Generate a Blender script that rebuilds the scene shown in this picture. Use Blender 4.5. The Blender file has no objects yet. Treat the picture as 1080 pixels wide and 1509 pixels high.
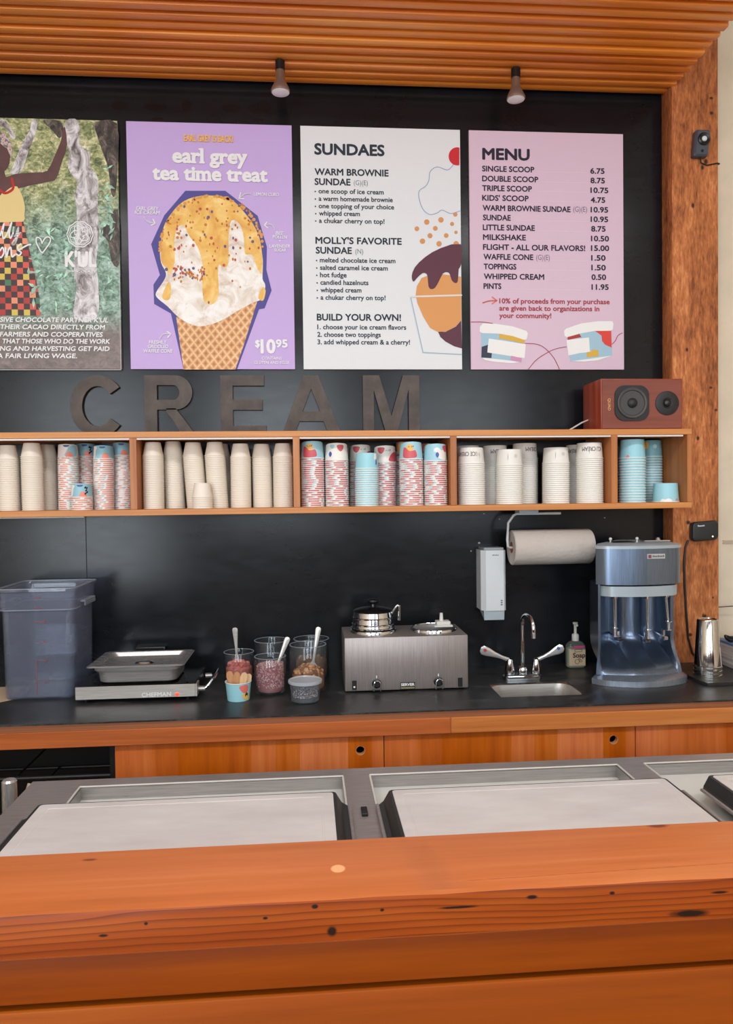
import bpy, bmesh, math, random
import numpy as np
from mathutils import Vector, Matrix
from mathutils.geometry import tessellate_polygon
random.seed(7)
PI = math.pi
SC = bpy.context.scene
COL = SC.collection

# ---------------------------------------------------------------- camera
CAM = np.array([.468, -2.868, 1.575]); FPX = 1100.0; W, H = 1080, 1509
YAW, PITCH, ROLL = .0785, -.0226, -.0123
def _axes():
    cy, sy, cp, sp = math.cos(YAW), math.sin(YAW), math.cos(PITCH), math.sin(PITCH)
    f = np.array([sy*cp, cy*cp, sp]); r0 = np.array([cy, -sy, 0.0]); u0 = np.cross(r0, f)
    c, s = math.cos(ROLL), math.sin(ROLL)
    return c*r0+s*u0, -s*r0+c*u0, f
AR, AU, AF = _axes()
cd = bpy.data.cameras.new('camera'); cam = bpy.data.objects.new('camera', cd); COL.objects.link(cam)
m = Matrix.Identity(4)
for i in range(3):
    m[i][0] = AR[i]; m[i][1] = AU[i]; m[i][2] = -AF[i]; m[i][3] = CAM[i]
cam.matrix_world = m
cd.sensor_fit = 'VERTICAL'; cd.sensor_height = 36.0; cd.lens = 36.0*FPX/H
cd.clip_start = .02; cd.clip_end = 60
SC.camera = cam

# ---------------------------------------------------------------- light and exposure
SC.view_settings.view_transform = 'Standard'; SC.view_settings.look = 'None'
SC.view_settings.gamma = 1.0; SC.view_settings.use_curve_mapping = False
SC.view_settings.exposure = -0.75
SC.cycles.use_denoising = True
SC.cycles.max_bounces = 10; SC.cycles.transparent_max_bounces = 24
SC.cycles.caustics_reflective = False; SC.cycles.caustics_refractive = False
SC.cycles.sample_clamp_indirect = 6.0
wd = bpy.data.worlds.new('daylight'); SC.world = wd; wd.use_nodes = True
wd.node_tree.nodes['Background'].inputs[0].default_value = (.80, .89, 1.0, 1)
wd.node_tree.nodes['Background'].inputs[1].default_value = 2.2
def area(name, loc, rot, sx, sy, power, col):
    l = bpy.data.lights.new(name, 'AREA'); l.shape = 'RECTANGLE'; l.size = sx; l.size_y = sy
    l.energy = power; l.color = col
    o = bpy.data.objects.new(name, l); COL.objects.link(o); o.location = loc; o.rotation_euler = rot
    return o
WIN = [(-2.1, 1.5), (.1, 1.5), (2.3, 1.5)]          # daylight comes through three shop windows behind the counter guests
for i, (wx, ww) in enumerate(WIN):
    area('window_daylight', (wx, -6.42, (1.65, 2.25, 2.25)[i]), (PI/2, 0, 0), ww, (3.0, 1.8, 1.8)[i], (165, 110, 70)[i], (.84, .93, 1.0))
for lx in (-1.2, .5, 2.2): area('ceiling_lamp', (lx, -2.9, 3.56), (0, 0, 0), 1.2, .5, 50, (.97, .97, 1.0))

# ---------------------------------------------------------------- pixel of the photograph -> point on a plane
def ray(px, py): return AF + AR*(px-W/2)/FPX - AU*(py-H/2)/FPX
def at(px, py, Y):
    d = ray(px, py); t = (Y-CAM[1])/d[1]; return Vector(CAM+d*t)
def atz(px, py, Z):
    d = ray(px, py); t = (Z-CAM[2])/d[2]; return Vector(CAM+d*t)

# ---------------------------------------------------------------- materials
def lin(c):
    out = []
    for v in c[:3]:
        v = v/255.0
        out.append(v/12.92 if v <= .04045 else ((v+.055)/1.055)**2.4)
    return (*out, 1.0)
def new_mat(name):
    mt = bpy.data.materials.new(name); mt.use_nodes = True
    return mt, mt.node_tree, mt.node_tree.nodes['Principled BSDF']
def N(nt, typ, **kw):
    n = nt.nodes.new(typ)
    for k, v in kw.items():
        if k.startswith('i_'):
            n.inputs[k[2:].replace('_', ' ')].default_value = v
        elif k.startswith('n'):
            n.inputs[int(k[1:])].default_value = v
        else: setattr(n, k, v)
    return n
def coord(nt, scale, rot=(0, 0, 0), loc=(0, 0, 0)):
    tc = nt.nodes.new('ShaderNodeTexCoord'); mp = nt.nodes.new('ShaderNodeMapping')
    mp.inputs['Scale'].default_value = scale; mp.inputs['Rotation'].default_value = rot; mp.inputs['Location'].default_value = loc
    nt.links.new(tc.outputs['Object'], mp.inputs['Vector']); return mp.outputs['Vector']
def noise(nt, vec, scale, detail=4, rough=.55, dist=0.0):
    n = nt.nodes.new('ShaderNodeTexNoise'); n.inputs['Scale'].default_value = scale
    n.inputs['Detail'].default_value = detail; n.inputs['Roughness'].default_value = rough; n.inputs['Distortion'].default_value = dist
    nt.links.new(vec, n.inputs['Vector']); return n.outputs['Fac']
def ramp(nt, fac, stops, mode='LINEAR'):
    r = nt.nodes.new('ShaderNodeValToRGB'); r.color_ramp.interpolation = mode
    e = r.color_ramp.elements
    while len(e) < len(stops): e.new(.5)
    for el, (p, c) in zip(e, stops):
        el.position = p; el.color = lin(c) if max(c) > 1.01 else (*c[:3], 1)
    nt.links.new(fac, r.inputs['Fac']); return r.outputs['Color']
def mixc(nt, fac, a, b, mode='MIX'):
    n = nt.nodes.new('ShaderNodeMix'); n.data_type = 'RGBA'; n.blend_type = mode
    for s, v in ((n.inputs[0], fac), (n.inputs[6], a), (n.inputs[7], b)):
        if hasattr(v, 'is_linked') or hasattr(v, 'links'): nt.links.new(v, s)
        else: s.default_value = v
    return n.outputs[2]
def math_(nt, op, a, b=None, clamp=False):
    n = nt.nodes.new('ShaderNodeMath'); n.operation = op; n.use_clamp = clamp
    for s, v in ((n.inputs[0], a), (n.inputs[1], b)):
        if v is None: continue
        if hasattr(v, 'links'): nt.links.new(v, s)
        else: s.default_value = v
    return n.outputs[0]
def bump(nt, b, h, strength, dist=.002):
    n = nt.nodes.new('ShaderNodeBump'); n.inputs['Strength'].default_value = strength; n.inputs['Distance'].default_value = dist
    nt.links.new(h, n.inputs['Height']); nt.links.new(n.outputs['Normal'], b.inputs['Normal'])
MC = {}
def pbr(name, col, rough=.5, metal=0.0, spec=.5, coat=0.0, grain=0.0, gscale=40, emit=None):
    if name in MC: return MC[name]
    mt, nt, b = new_mat(name); MC[name] = mt
    b.inputs['Base Color'].default_value = lin(col); b.inputs['Roughness'].default_value = rough
    b.inputs['Metallic'].default_value = metal; b.inputs['Specular IOR Level'].default_value = spec
    b.inputs['Coat Weight'].default_value = coat
    if grain:
        f = noise(nt, coord(nt, (1, 1, 1)), gscale)
        c2 = tuple(max(0, v*(1-grain)) for v in col); c3 = tuple(min(255, v*(1+grain)) for v in col)
        nt.links.new(ramp(nt, f, [(.3, c2), (.7, c3)]), b.inputs['Base Color'])
    if emit:
        b.inputs['Emission Color'].default_value = lin(emit[0]); b.inputs['Emission Strength'].default_value = emit[1]
    return mt
def steel(name, col, rough=.25, stretch=(2, 60, 60), amount=.12, smudge=.0, metal=None):
    if name in MC: return MC[name]
    mt, nt, b = new_mat(name); MC[name] = mt
    b.inputs['Metallic'].default_value = metal if metal is not None else (1.0 if rough < .2 else .62)
    f = noise(nt, coord(nt, stretch), 6, 3)
    g = noise(nt, coord(nt, (1, 1, 1)), 9, 4)
    r = math_(nt, 'ADD', math_(nt, 'MULTIPLY', f, amount), rough-amount*.5)
    r = math_(nt, 'ADD', r, math_(nt, 'MULTIPLY', g, smudge))
    nt.links.new(r, b.inputs['Roughness'])
    c2 = tuple(v*.88 for v in col)
    nt.links.new(ramp(nt, f, [(.3, c2), (.7, col)]), b.inputs['Base Color'])
    return mt
def spots(nt, fac_col, lst, col, vec, plane=(0, 2), soft=.35, wob=.35):
    """dark stains or knots with an outline of their own: (a, b, ra, rb) in the object's own metres"""
    nz = noise(nt, vec, 30, 3)
    sep = nt.nodes.new('ShaderNodeSeparateXYZ'); nt.links.new(vec, sep.inputs[0])
    A, B = sep.outputs[plane[0]], sep.outputs[plane[1]]
    tot = None
    for (a, b_, ra, rb) in lst:
        da = math_(nt, 'MULTIPLY', math_(nt, 'SUBTRACT', A, a), 1/ra); db = math_(nt, 'MULTIPLY', math_(nt, 'SUBTRACT', B, b_), 1/rb)
        d = math_(nt, 'SQRT', math_(nt, 'ADD', math_(nt, 'MULTIPLY', da, da), math_(nt, 'MULTIPLY', db, db)))
        d = math_(nt, 'ADD', d, math_(nt, 'MULTIPLY', math_(nt, 'SUBTRACT', nz, .5), wob*2))
        v = math_(nt, 'MULTIPLY', math_(nt, 'SUBTRACT', 1.0, d), 1/soft, True)
        tot = v if tot is None else math_(nt, 'MAXIMUM', tot, v)
    return mixc(nt, tot, fac_col, lin(col)), tot
def wood(name, dark, mid, light, axis=0, fine=90, rough=.42, rings=0, ringc=None, bumpy=.15, knots=None, plane=(0, 2), stave=0, coarse=7, coat=0, offset=(0, 0, 0), knotc=(30, 14, 8), contrast=.5, spec=.5):
    if name in MC: return MC[name]
    mt, nt, b = new_mat(name); MC[name] = mt
    def sc(a, o): s = [o, o, o]; s[axis] = a; return tuple(s)
    v0 = coord(nt, (1, 1, 1), loc=offset)
    f1 = noise(nt, coord(nt, sc(.7, coarse), loc=offset), 1.0, 5, .55, .6)
    f2 = noise(nt, coord(nt, sc(2.5, fine), loc=offset), 1.0, 4, .6)
    f = math_(nt, 'ADD', math_(nt, 'MULTIPLY', f1, .65), math_(nt, 'MULTIPLY', f2, .35))
    c = ramp(nt, f, [(.5-contrast*.36, dark), (.5, mid), (.5+contrast*.34, light)])
    if rings:
        w = nt.nodes.new('ShaderNodeTexWave'); w.wave_type = 'BANDS'; w.bands_direction = 'Z'; w.wave_profile = 'SAW'
        w.inputs['Scale'].default_value = rings; w.inputs['Distortion'].default_value = 9.0; w.inputs['Detail'].default_value = 2.0
        w.inputs['Detail Scale'].default_value = .35; w.inputs['Detail Roughness'].default_value = .45
        nt.links.new(coord(nt, sc(.42, 2.0), loc=offset), w.inputs['Vector'])
        c = mixc(nt, math_(nt, 'MULTIPLY', math_(nt, 'POWER', w.outputs['Fac'], 3.0), .7), c, lin(ringc or dark))
    if stave:
        sep = nt.nodes.new('ShaderNodeSeparateXYZ'); nt.links.new(v0, sep.inputs[0])
        wn = nt.nodes.new('ShaderNodeTexWhiteNoise'); wn.noise_dimensions = '1D'
        nt.links.new(math_(nt, 'FLOOR', math_(nt, 'MULTIPLY', sep.outputs[0], 1/stave)), wn.inputs['W'])
        hs = nt.nodes.new('ShaderNodeHueSaturation'); nt.links.new(c, hs.inputs['Color'])
        nt.links.new(math_(nt, 'ADD', math_(nt, 'MULTIPLY', wn.outputs['Value'], .26), .86), hs.inputs['Value'])
        nt.links.new(math_(nt, 'ADD', math_(nt, 'MULTIPLY', wn.outputs['Value'], -.10), 1.04), hs.inputs['Saturation'])
        c = hs.outputs['Color']
    if knots: c, _ = spots(nt, c, knots, knotc, v0, plane)
    nt.links.new(c, b.inputs['Base Color']); b.inputs['Roughness'].default_value = rough; b.inputs['Coat Weight'].default_value = coat
    b.inputs['Coat Roughness'].default_value = .25; b.inputs['Specular IOR Level'].default_value = spec
    if bumpy: bump(nt, b, f2, bumpy)
    return mt
def clear(name, tint, refl=.9, haze=0.0, hazecol=(200, 205, 215), rough=.03):
    """thin clear plastic or glass: see-through, glossy at grazing angles, a little milky"""
    if name in MC: return MC[name]
    mt = bpy.data.materials.new(name); mt.use_nodes = True; MC[name] = mt; nt = mt.node_tree
    nt.nodes.remove(nt.nodes['Principled BSDF']); out = nt.nodes['Material Output']
    tr = N(nt, 'ShaderNodeBsdfTransparent'); tr.inputs[0].default_value = lin(tint)
    gl = N(nt, 'ShaderNodeBsdfGlossy'); gl.inputs['Roughness'].default_value = rough; gl.inputs[0].default_value = (refl, refl, refl, 1)
    fr0 = N(nt, 'ShaderNodeLayerWeight'); fr0.inputs['Blend'].default_value = .5
    fr_ = math_(nt, 'ADD', math_(nt, 'MULTIPLY', math_(nt, 'POWER', fr0.outputs['Facing'], 4.0), .7), .035)
    mx = N(nt, 'ShaderNodeMixShader'); nt.links.new(fr_, mx.inputs[0]); nt.links.new(tr.outputs[0], mx.inputs[1]); nt.links.new(gl.outputs[0], mx.inputs[2])
    last = mx.outputs[0]
    if haze:
        df = N(nt, 'ShaderNodeBsdfDiffuse'); df.inputs[0].default_value = lin(hazecol)
        m2 = N(nt, 'ShaderNodeMixShader'); m2.inputs[0].default_value = haze
        nt.links.new(last, m2.inputs[1]); nt.links.new(df.outputs[0], m2.inputs[2]); last = m2.outputs[0]
    nt.links.new(last, out.inputs['Surface']); return mt

# ---------------------------------------------------------------- mesh building
class MB:
    def __init__(s): s.bm = bmesh.new(); s.mi = 0
    def _fin(s, faces):
        for f in faces: f.material_index = s.mi
    def poly(s, pts):
        return s.bm.faces.new([s.bm.verts.new(p) for p in pts])
    def box(s, x0, x1, y0, y1, z0, z1, bev=0.0, seg=2):
        n0 = len(s.bm.faces); s.bm.faces.ensure_lookup_table()
        v = [s.bm.verts.new((x, y, z)) for x in (x0, x1) for y in (y0, y1) for z in (z0, z1)]
        fs = [s.bm.faces.new([v[i] for i in q]) for q in ((0, 1, 3, 2), (4, 6, 7, 5), (0, 4, 5, 1), (2, 3, 7, 6), (0, 2, 6, 4), (1, 5, 7, 3))]
        s._fin(fs)
        if bev:
            ed = list({e for f in fs for e in f.edges})
            r = bmesh.ops.bevel(s.bm, geom=ed, offset=bev, segments=seg, profile=.5, affect='EDGES', clamp_overlap=True)
            s._fin(r['faces'])
        return s
    def ring(s, c, ax, r, n, up=None):
        ax = Vector(ax).normalized(); t = Vector(up) if up else (Vector((0, 0, 1)) if abs(ax.z) < .9 else Vector((1, 0, 0)))
        a = t.cross(ax).normalized(); b = ax.cross(a)
        return [Vector(c)+a*(r*math.cos(2*PI*i/n))+b*(r*math.sin(2*PI*i/n)) for i in range(n)]
    def loft(s, rings, cap0=True, cap1=True, closed=True):
        V = [[s.bm.verts.new(p) for p in r] for r in rings]; fs = []
        n = len(V[0])
        for a, b in zip(V, V[1:]):
            for i in range(n if closed else n-1):
                j = (i+1) % n; fs.append(s.bm.faces.new((a[i], a[j], b[j], b[i])))
        if cap0: fs.append(s.bm.faces.new(V[0][::-1]))
        if cap1: fs.append(s.bm.faces.new(V[-1]))
        s._fin(fs); return s
    def cyl(s, p, q, r, r2=None, n=24, caps=True):
        p, q = Vector(p), Vector(q); d = q-p
        return s.loft([s.ring(p, d, r, n), s.ring(q, d, r if r2 is None else r2, n)], caps, caps)
    def lathe(s, prof, c=(0, 0, 0), n=32, axis='Z', sx=1.0, sy=1.0, mis=None):
        c = Vector(c); rows = []; fs = []
        for (r, z) in prof:
            if r < 1e-6: rows.append([s.bm.verts.new(c+_ax(0, 0, z, axis))]); continue
            rows.append([s.bm.verts.new(c+_ax(r*sx*math.cos(2*PI*i/n), r*sy*math.sin(2*PI*i/n), z, axis)) for i in range(n)])
        for k, (a, b) in enumerate(zip(rows, rows[1:])):
            new = []
            for i in range(n):
                j = (i+1) % n
                if len(a) == 1 and len(b) == 1: continue
                if len(a) == 1: new.append(s.bm.faces.new((a[0], b[j], b[i])))
                elif len(b) == 1: new.append(s.bm.faces.new((a[i], a[j], b[0])))
                else: new.append(s.bm.faces.new((a[i], a[j], b[j], b[i])))
            s._fin(new)
            if mis: 
                for f in new: f.material_index = mis[k]
        return s
    def tube(s, pts, r, n=8, caps=True):
        pts = [Vector(p) for p in pts]; rings = []
        rr = r if isinstance(r, (list, tuple)) else [r]*len(pts)
        up = None
        for i, p in enumerate(pts):
            d = (pts[min(i+1, len(pts)-1)]-pts[max(i-1, 0)]).normalized()
            if up is None: up = Vector((0, 0, 1)) if abs(d.z) < .9 else Vector((1, 0, 0))
            a = up.cross(d).normalized(); b = d.cross(a).normalized(); up = b if b.length else up
            rings.append([p+a*(rr[i]*math.cos(2*PI*k/n))+b*(rr[i]*math.sin(2*PI*k/n)) for k in range(n)])
            up = b
        return s.loft(rings, caps, caps)
    def prism(s, pts, d):
        """closed outline of points pushed along d"""
        d = Vector(d); a = [s.bm.verts.new(p) for p in pts]; b = [s.bm.verts.new(Vector(p)+d) for p in pts]
        fs = [s.bm.faces.new(a[::-1]), s.bm.faces.new(b)]
        for i in range(len(a)):
            j = (i+1) % len(a); fs.append(s.bm.faces.new((a[i], a[j], b[j], b[i])))
        s._fin(fs); return s
    def tess(s, pts3, y=None):
        """flat filled outline"""
        vs = [s.bm.verts.new(p) for p in pts3]; fs = []
        for t in tessellate_polygon([[Vector((p[0], p[2], 0)) for p in pts3]]):
            try: fs.append(s.bm.faces.new([vs[i] for i in t]))
            except ValueError: pass
        s._fin(fs); return s
    def ball(s, c, r, sub=2, sc=(1, 1, 1)):
        mt = Matrix.Translation(c) @ Matrix.Diagonal((*sc, 1)); n0 = set(s.bm.faces)
        bmesh.ops.create_icosphere(s.bm, subdivisions=sub, radius=r, matrix=mt)
        if s.mi: s._fin([f for f in s.bm.faces if f not in n0])
        return s
def _ax(a, b, z, axis):
    return Vector((a, b, z)) if axis == 'Z' else (Vector((z, a, b)) if axis == 'X' else Vector((a, z, b)))
ORG = {}
def setp(o, label=None, cat=None, group=None, kind=None):
    if label: o['label'] = label
    if cat: o['category'] = cat
    if group: o['group'] = group
    if kind: o['kind'] = kind
    return o
def thing(name, label, cat, loc, group=None, kind=None):
    o = bpy.data.objects.new(name, None); COL.objects.link(o); o.location = loc; o.empty_display_size = .05
    ORG[o.name] = Vector(loc); return setp(o, label, cat, group, kind)
def build(name, mb, mats, parent=None, loc=None, smooth=35, normals=True):
    org = ORG[parent.name] if parent else Vector(loc or (0, 0, 0))
    bm = mb.bm
    if normals: bmesh.ops.recalc_face_normals(bm, faces=bm.faces)
    bmesh.ops.translate(bm, verts=bm.verts, vec=-org)
    me = bpy.data.meshes.new(name); bm.to_mesh(me); bm.free()
    for mt in (mats if isinstance(mats, (list, tuple)) else [mats]): me.materials.append(mt)
    if smooth:
        me.polygons.foreach_set('use_smooth', [True]*len(me.polygons)); me.set_sharp_from_angle(angle=math.radians(smooth))
    o = bpy.data.objects.new(name, me); COL.objects.link(o)
    if parent: o.parent = parent; ORG[o.name] = org
    else: o.location = org; ORG[o.name] = org
    return o
def rrect(x0, x1, y0, y1, r, n=5):
    """rounded rectangle, counter-clockwise, as (a, b) pairs"""
    out = []
    for cx, cy, a0 in ((x1-r, y1-r, 0), (x0+r, y1-r, PI/2), (x0+r, y0+r, PI), (x1-r, y0+r, 1.5*PI)):
        for k in range(n+1):
            a = a0+PI/2*k/n; out.append((cx+r*math.cos(a), cy+r*math.sin(a)))
    return out

# ---------------------------------------------------------------- lettering and flat print
_TC = {}
def text2d(s):
    if s in _TC: return _TC[s]
    c = bpy.data.curves.new('lettering', 'FONT'); c.body = s; c.size = 1.0; c.resolution_u = 3
    o = bpy.data.objects.new('lettering', c); me = bpy.data.meshes.new_from_object(o)
    v = [(p.co.x, p.co.y) for p in me.vertices]; f = [tuple(p.vertices) for p in me.polygons]
    bpy.data.objects.remove(o); bpy.data.curves.remove(c); bpy.data.meshes.remove(me)
    _TC[s] = (v, f); return _TC[s]
CAPH = max(p[1] for p in text2d('H')[0])
def text_pts(s, width, cap, bold=0.0, shear=0.0):
    v, f = text2d(s); x0 = min(p[0] for p in v); x1 = max(p[0] for p in v)
    kx = (width/(x1-x0)) if width else cap/CAPH; kz = cap/CAPH; d = bold*cap
    offs = [(0, 0)] if not bold else [(d*math.cos(a), d*math.sin(a)) for a in [i*PI/4 for i in range(8)]]
    return [([((x-x0)*kx+ox+shear*y*kz, y*kz+oz) for x, y in v], f) for ox, oz in offs]
def add_text(mb, s, cv, u0, u1, vb, vh, Y, bold=0.0, shear=0.0):
    p0 = at(*cv(u0, vb), Y); p1 = at(*cv(u1, vb), Y); zh = at(*cv(u0, vb-vh), Y).z-p0.z
    for k, (pts, fs) in enumerate(text_pts(s, p1.x-p0.x, zh, bold, shear)):
        vs = [mb.bm.verts.new((p0.x+a, Y-.00004*k, p0.z+b)) for a, b in pts]
        new = [mb.bm.faces.new([vs[i] for i in f]) for f in fs]; mb._fin(new)
def flat_text(mb, s, o, ex, ez, width, cap, bold=0.0):
    """lettering on any plane: origin, unit right, unit up"""
    nn = Vector(ex).cross(Vector(ez)).normalized()
    for k, (pts, fs) in enumerate(text_pts(s, width, cap, bold)):
        vs = [mb.bm.verts.new(Vector(o)+Vector(ex)*a+Vector(ez)*b+nn*(.00004*k)) for a, b in pts]
        mb._fin([mb.bm.faces.new([vs[i] for i in f]) for f in fs])
def smooth_pts(p, n=4, closed=True):
    q = []; L = len(p)
    for i in range(L if closed else L-1):
        a, b, c, d = (p[(i+k) % L] if closed else p[min(max(i+k, 0), L-1)] for k in (-1, 0, 1, 2))
        for k in range(n):
            t = k/n
            q.append(tuple(.5*((2*b[j])+(c[j]-a[j])*t+(2*a[j]-5*b[j]+4*c[j]-d[j])*t*t+(3*b[j]-a[j]-3*c[j]+d[j])*t**3) for j in (0, 1)))
    if not closed: q.append(tuple(p[-1]))
    return q
_LC = [0]
def _step(Y): _LC[0] += 1; return Y-.00002*(_LC[0] % 14)
def area_fill(mb, cv, pts, Y, smooth=0):
    Y = _step(Y)
    if smooth: pts = smooth_pts(pts, smooth)
    mb.tess([at(*cv(u, v), Y) for u, v in pts])
def stroke(mb, cv, pts, w, Y, smooth=4, closed=False):
    if smooth: pts = smooth_pts(pts, smooth, closed)
    P = [at(*cv(u, v), Y) for u, v in pts]
    k = (at(*cv(pts[0][0]+1, pts[0][1]), Y)-P[0]).length*w*.5
    ribbon(mb, P, k, closed)
def ribbon(mb, P, k, closed=False):
    fs = []
    P = [Vector(p) for p in P]; k0 = [0]
    def dz(p): return p-Vector((0, .00003*(k0[0] % 9), 0))
    for a, b in (list(zip(P, P[1:]))+([(P[-1], P[0])] if closed else [])):
        k0[0] += 1; d = (b-a)
        if d.length < 1e-7: continue
        d.normalize(); n = Vector((-d.z, 0, d.x))*k
        fs.append(mb.bm.faces.new([mb.bm.verts.new(q) for q in (dz(a+n), dz(b+n), dz(b-n), dz(a-n))]))
    for a in P:
        k0[0] += 1; a = dz(a)
        fs.append(mb.bm.faces.new([mb.bm.verts.new(a+Vector((k*math.cos(t*PI/4), 0, k*math.sin(t*PI/4)))) for t in range(8)]))
    mb._fin(fs)
def disc(mb, cv, u, v, r, Y, n=12, sx=1.0):
    Y = _step(Y)
    c = at(*cv(u, v), Y); k = (at(*cv(u+1, v), Y)-c).length*r
    mb.tess([c+Vector((k*sx*math.cos(2*PI*i/n), 0, k*math.sin(2*PI*i/n))) for i in range(n)])

# ================================================================ the room
CZ = .90                                    # worktop height
WX = 1.875                                  # where the black wall meets the timber post
def struct(name, mb, mats, smooth=0): return setp(build(name, mb, mats, smooth=smooth), kind='structure')
mt, nt, b = new_mat('black_paint'); v = coord(nt, (1, 1, 1)); MC['black_paint'] = mt
g = noise(nt, coord(nt, (1, 1, 1.6)), 1.7, 5, .6); h = noise(nt, coord(nt, (1, 1, 3)), 12, 4)
c = ramp(nt, math_(nt, 'ADD', math_(nt, 'MULTIPLY', g, .75), math_(nt, 'MULTIPLY', h, .25)), [(.33, (17, 18, 20)), (.66, (27, 28, 32))])
ST = []
for (px, py, rx, ry) in ((176, 155, 14, 8), (229, 158, 20, 6.5), (275, 156, 9, 9), (341, 159, 16, 6.5), (382, 160, 20, 9), (231, 175, 9, 3), (380, 177, 10, 4)):
    p = at(px, py, 0); ST.append((p.x, p.z, rx*.0026, ry*.0026))
c, tot = spots(nt, c, ST, (20, 17, 16), v, soft=.45)
CH = []
for (px, py, rx, ry) in ((706, 800, 2.2, 1.6), (694, 812, 1.1, 1.1), (721, 806, 1.4, 1.2), (713, 757, 1.4, .8), (891, 763, 1.2, 1.0), (748, 795, 1.0, 1.0), (736, 765, .8, .8)):
    p = at(px, py, 0); CH.append((p.x, p.z, rx*.0026, ry*.0026))
c, _ = spots(nt, c, CH, (196, 192, 186), v, soft=.4)
nt.links.new(c, b.inputs['Base Color'])
nt.links.new(math_(nt, 'ADD', .15, math_(nt, 'MULTIPLY', h, .10)), b.inputs['Roughness']); b.inputs['Specular IOR Level'].default_value = .3
bump(nt, b, h, .05)
cream = pbr('cream_plaster', (222, 208, 184), .85, grain=.04, gscale=6)
mb = MB(); mb.box(-3.2, WX+.02, 0, .12, 0, 3.6); struct('wall_back', mb, MC['black_paint'])
mb = MB(); mb.box(WX+.02, 3.8, 0, .12, 0, 3.6); struct('wall_back.001', mb, cream)
mb = MB(); mb.box(3.8, 3.92, -6.6, .12, 0, 3.6); struct('wall_right', mb, cream)
mb = MB(); mb.box(-3.32, -3.2, -6.6, .12, 0, 3.6); struct('wall_left', mb, cream)
mb = MB(); mb.box(-3.32, 3.92, -6.72, .12, 3.6, 3.72); struct('ceiling', mb, pbr('white_ceiling', (226, 222, 214), .9))
mb = MB(); mb.box(-3.32, 3.92, -6.72, .12, -.1, 0)
struct('floor', mb, wood('floor_boards', (120, 84, 56), (150, 108, 74), (176, 132, 96), axis=1, fine=40, rough=.5))
mb = MB()                                    # shop front behind the guests: piers, sill and head round three openings
xs = [-3.32]
for wx, ww in WIN: xs += [wx-ww/2, wx+ww/2]
xs.append(3.92)
for i in range(0, len(xs), 2): mb.box(xs[i], xs[i+1], -6.72, -6.6, 0, 3.6)
for wx, ww in WIN:
    mb.box(wx-ww/2, wx+ww/2, -6.72, -6.6, 0, .08 if wx < -1 else 1.35); mb.box(wx-ww/2, wx+ww/2, -6.72, -6.6, 3.05, 3.6)
struct('wall_front', mb, pbr('front_wall_brown', (92, 74, 60), .8))
for i, (wx, ww) in enumerate(WIN):
    mb = MB()
    for x in (wx-ww/2+.025, wx, wx+ww/2-.025): mb.box(x-.025, x+.025, -6.69, -6.63, .08 if wx < -1 else 1.35, 3.05)
    for z in (.105 if wx < -1 else 1.375, 2.4, 3.025): mb.box(wx-ww/2, wx+ww/2, -6.685, -6.635, z-.025, z+.025)
    struct('window_%d' % (i+1), mb, pbr('window_paint', (60, 52, 46), .5))
mb = MB()
a, b_ = at(1064, 797, -.004), at(1110, 797, -.004)
for dz in (0, -.009): mb.box(a.x+.004, 3.7, -.006, 0, a.z-.002+dz, a.z+.002+dz)
setp(build('trim_1', mb, pbr('cream_trim', (190, 176, 150), .7)), kind='structure')

mb = MB(); p = at(127, 800, 0); mb.box(p.x-.0012, p.x+.0012, -.0012, 0, .9, 1.51); setp(build('trim_2', mb, pbr('seam_black', (8, 8, 8), .6), smooth=0), kind='structure')
# ---------------------------------------------------------------- timber post
rng = random.Random(3)
kn = [(rng.uniform(-.07, .09), rng.uniform(.95, 3.1), rng.uniform(.004, .012), rng.uniform(.005, .014)) for _ in range(16)]
mt, nt, b = new_mat('rough_timber'); MC['rough_timber'] = mt
v = coord(nt, (1, 1, 1))
g = noise(nt, coord(nt, (9, 9, 3.2)), 1.0, 6, .62, .8); h = noise(nt, coord(nt, (110, 110, 26)), 1.0, 5, .65)
f = math_(nt, 'ADD', math_(nt, 'MULTIPLY', g, .5), math_(nt, 'MULTIPLY', h, .5))
c = ramp(nt, f, [(.34, (98, 48, 22)), (.47, (170, 98, 52)), (.56, (202, 122, 68)), (.66, (232, 160, 104))])
c, _ = spots(nt, c, kn, (62, 34, 20), v, soft=.6)
nt.links.new(c, b.inputs['Base Color']); b.inputs['Roughness'].default_value = .75; bump(nt, b, h, .8, .005)
t = thing('timber_post', 'thick rough-sawn brown timber post beside the cream wall, floor to slatted canopy', 'post', (WX+.09, -.043, 0))
mb = MB(); mb.box(WX, WX+.185, -.085, .0, 0, 3.6, .004)
o = build('shaft', mb, MC['rough_timber'], t)

# ---------------------------------------------------------------- slatted canopy over the wall
sof = [wood('canopy_cedar', (150, 70, 22), (206, 112, 42), (232, 142, 62), fine=70, rough=.36, coarse=10, coat=.2, contrast=.75, offset=(k*3.1, k*1.7, k*.9)) if k == 0 else None for k in range(1)]
def cedar(k):
    r = random.Random(k); d = r.choice((-22, -8, 0, 6, 12))
    return wood('canopy_cedar_%d' % k, (196+d, 90+d*.6, 22), (244+d*.6, 148+d*.6, 52), (252+d*.2, 182+d*.6, 88), fine=70, rough=.36, coarse=10, coat=.25, contrast=.8, offset=(k*3.1, k*1.7, k*.9))
t = thing('slatted_canopy', 'orange cedar slatted canopy projecting over the black menu wall', 'canopy', (.2, -.3, 3.105))
ZB = at(540, 127, -.02).z
mb = MB(); mb.box(-3.0, WX-.01, -.62, -.002, ZB+.05, ZB+.075); build('backing_board', mb, cedar(3), t)
for k in range(12):
    y0 = -.02-.05*k
    mb = MB(); mb.box(-3.0, WX+.014, y0-.032, y0, ZB+(0 if k % 3 else .003), ZB+.05, .004, 2)
    build('slat', mb, cedar(k % 6), t)
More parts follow.
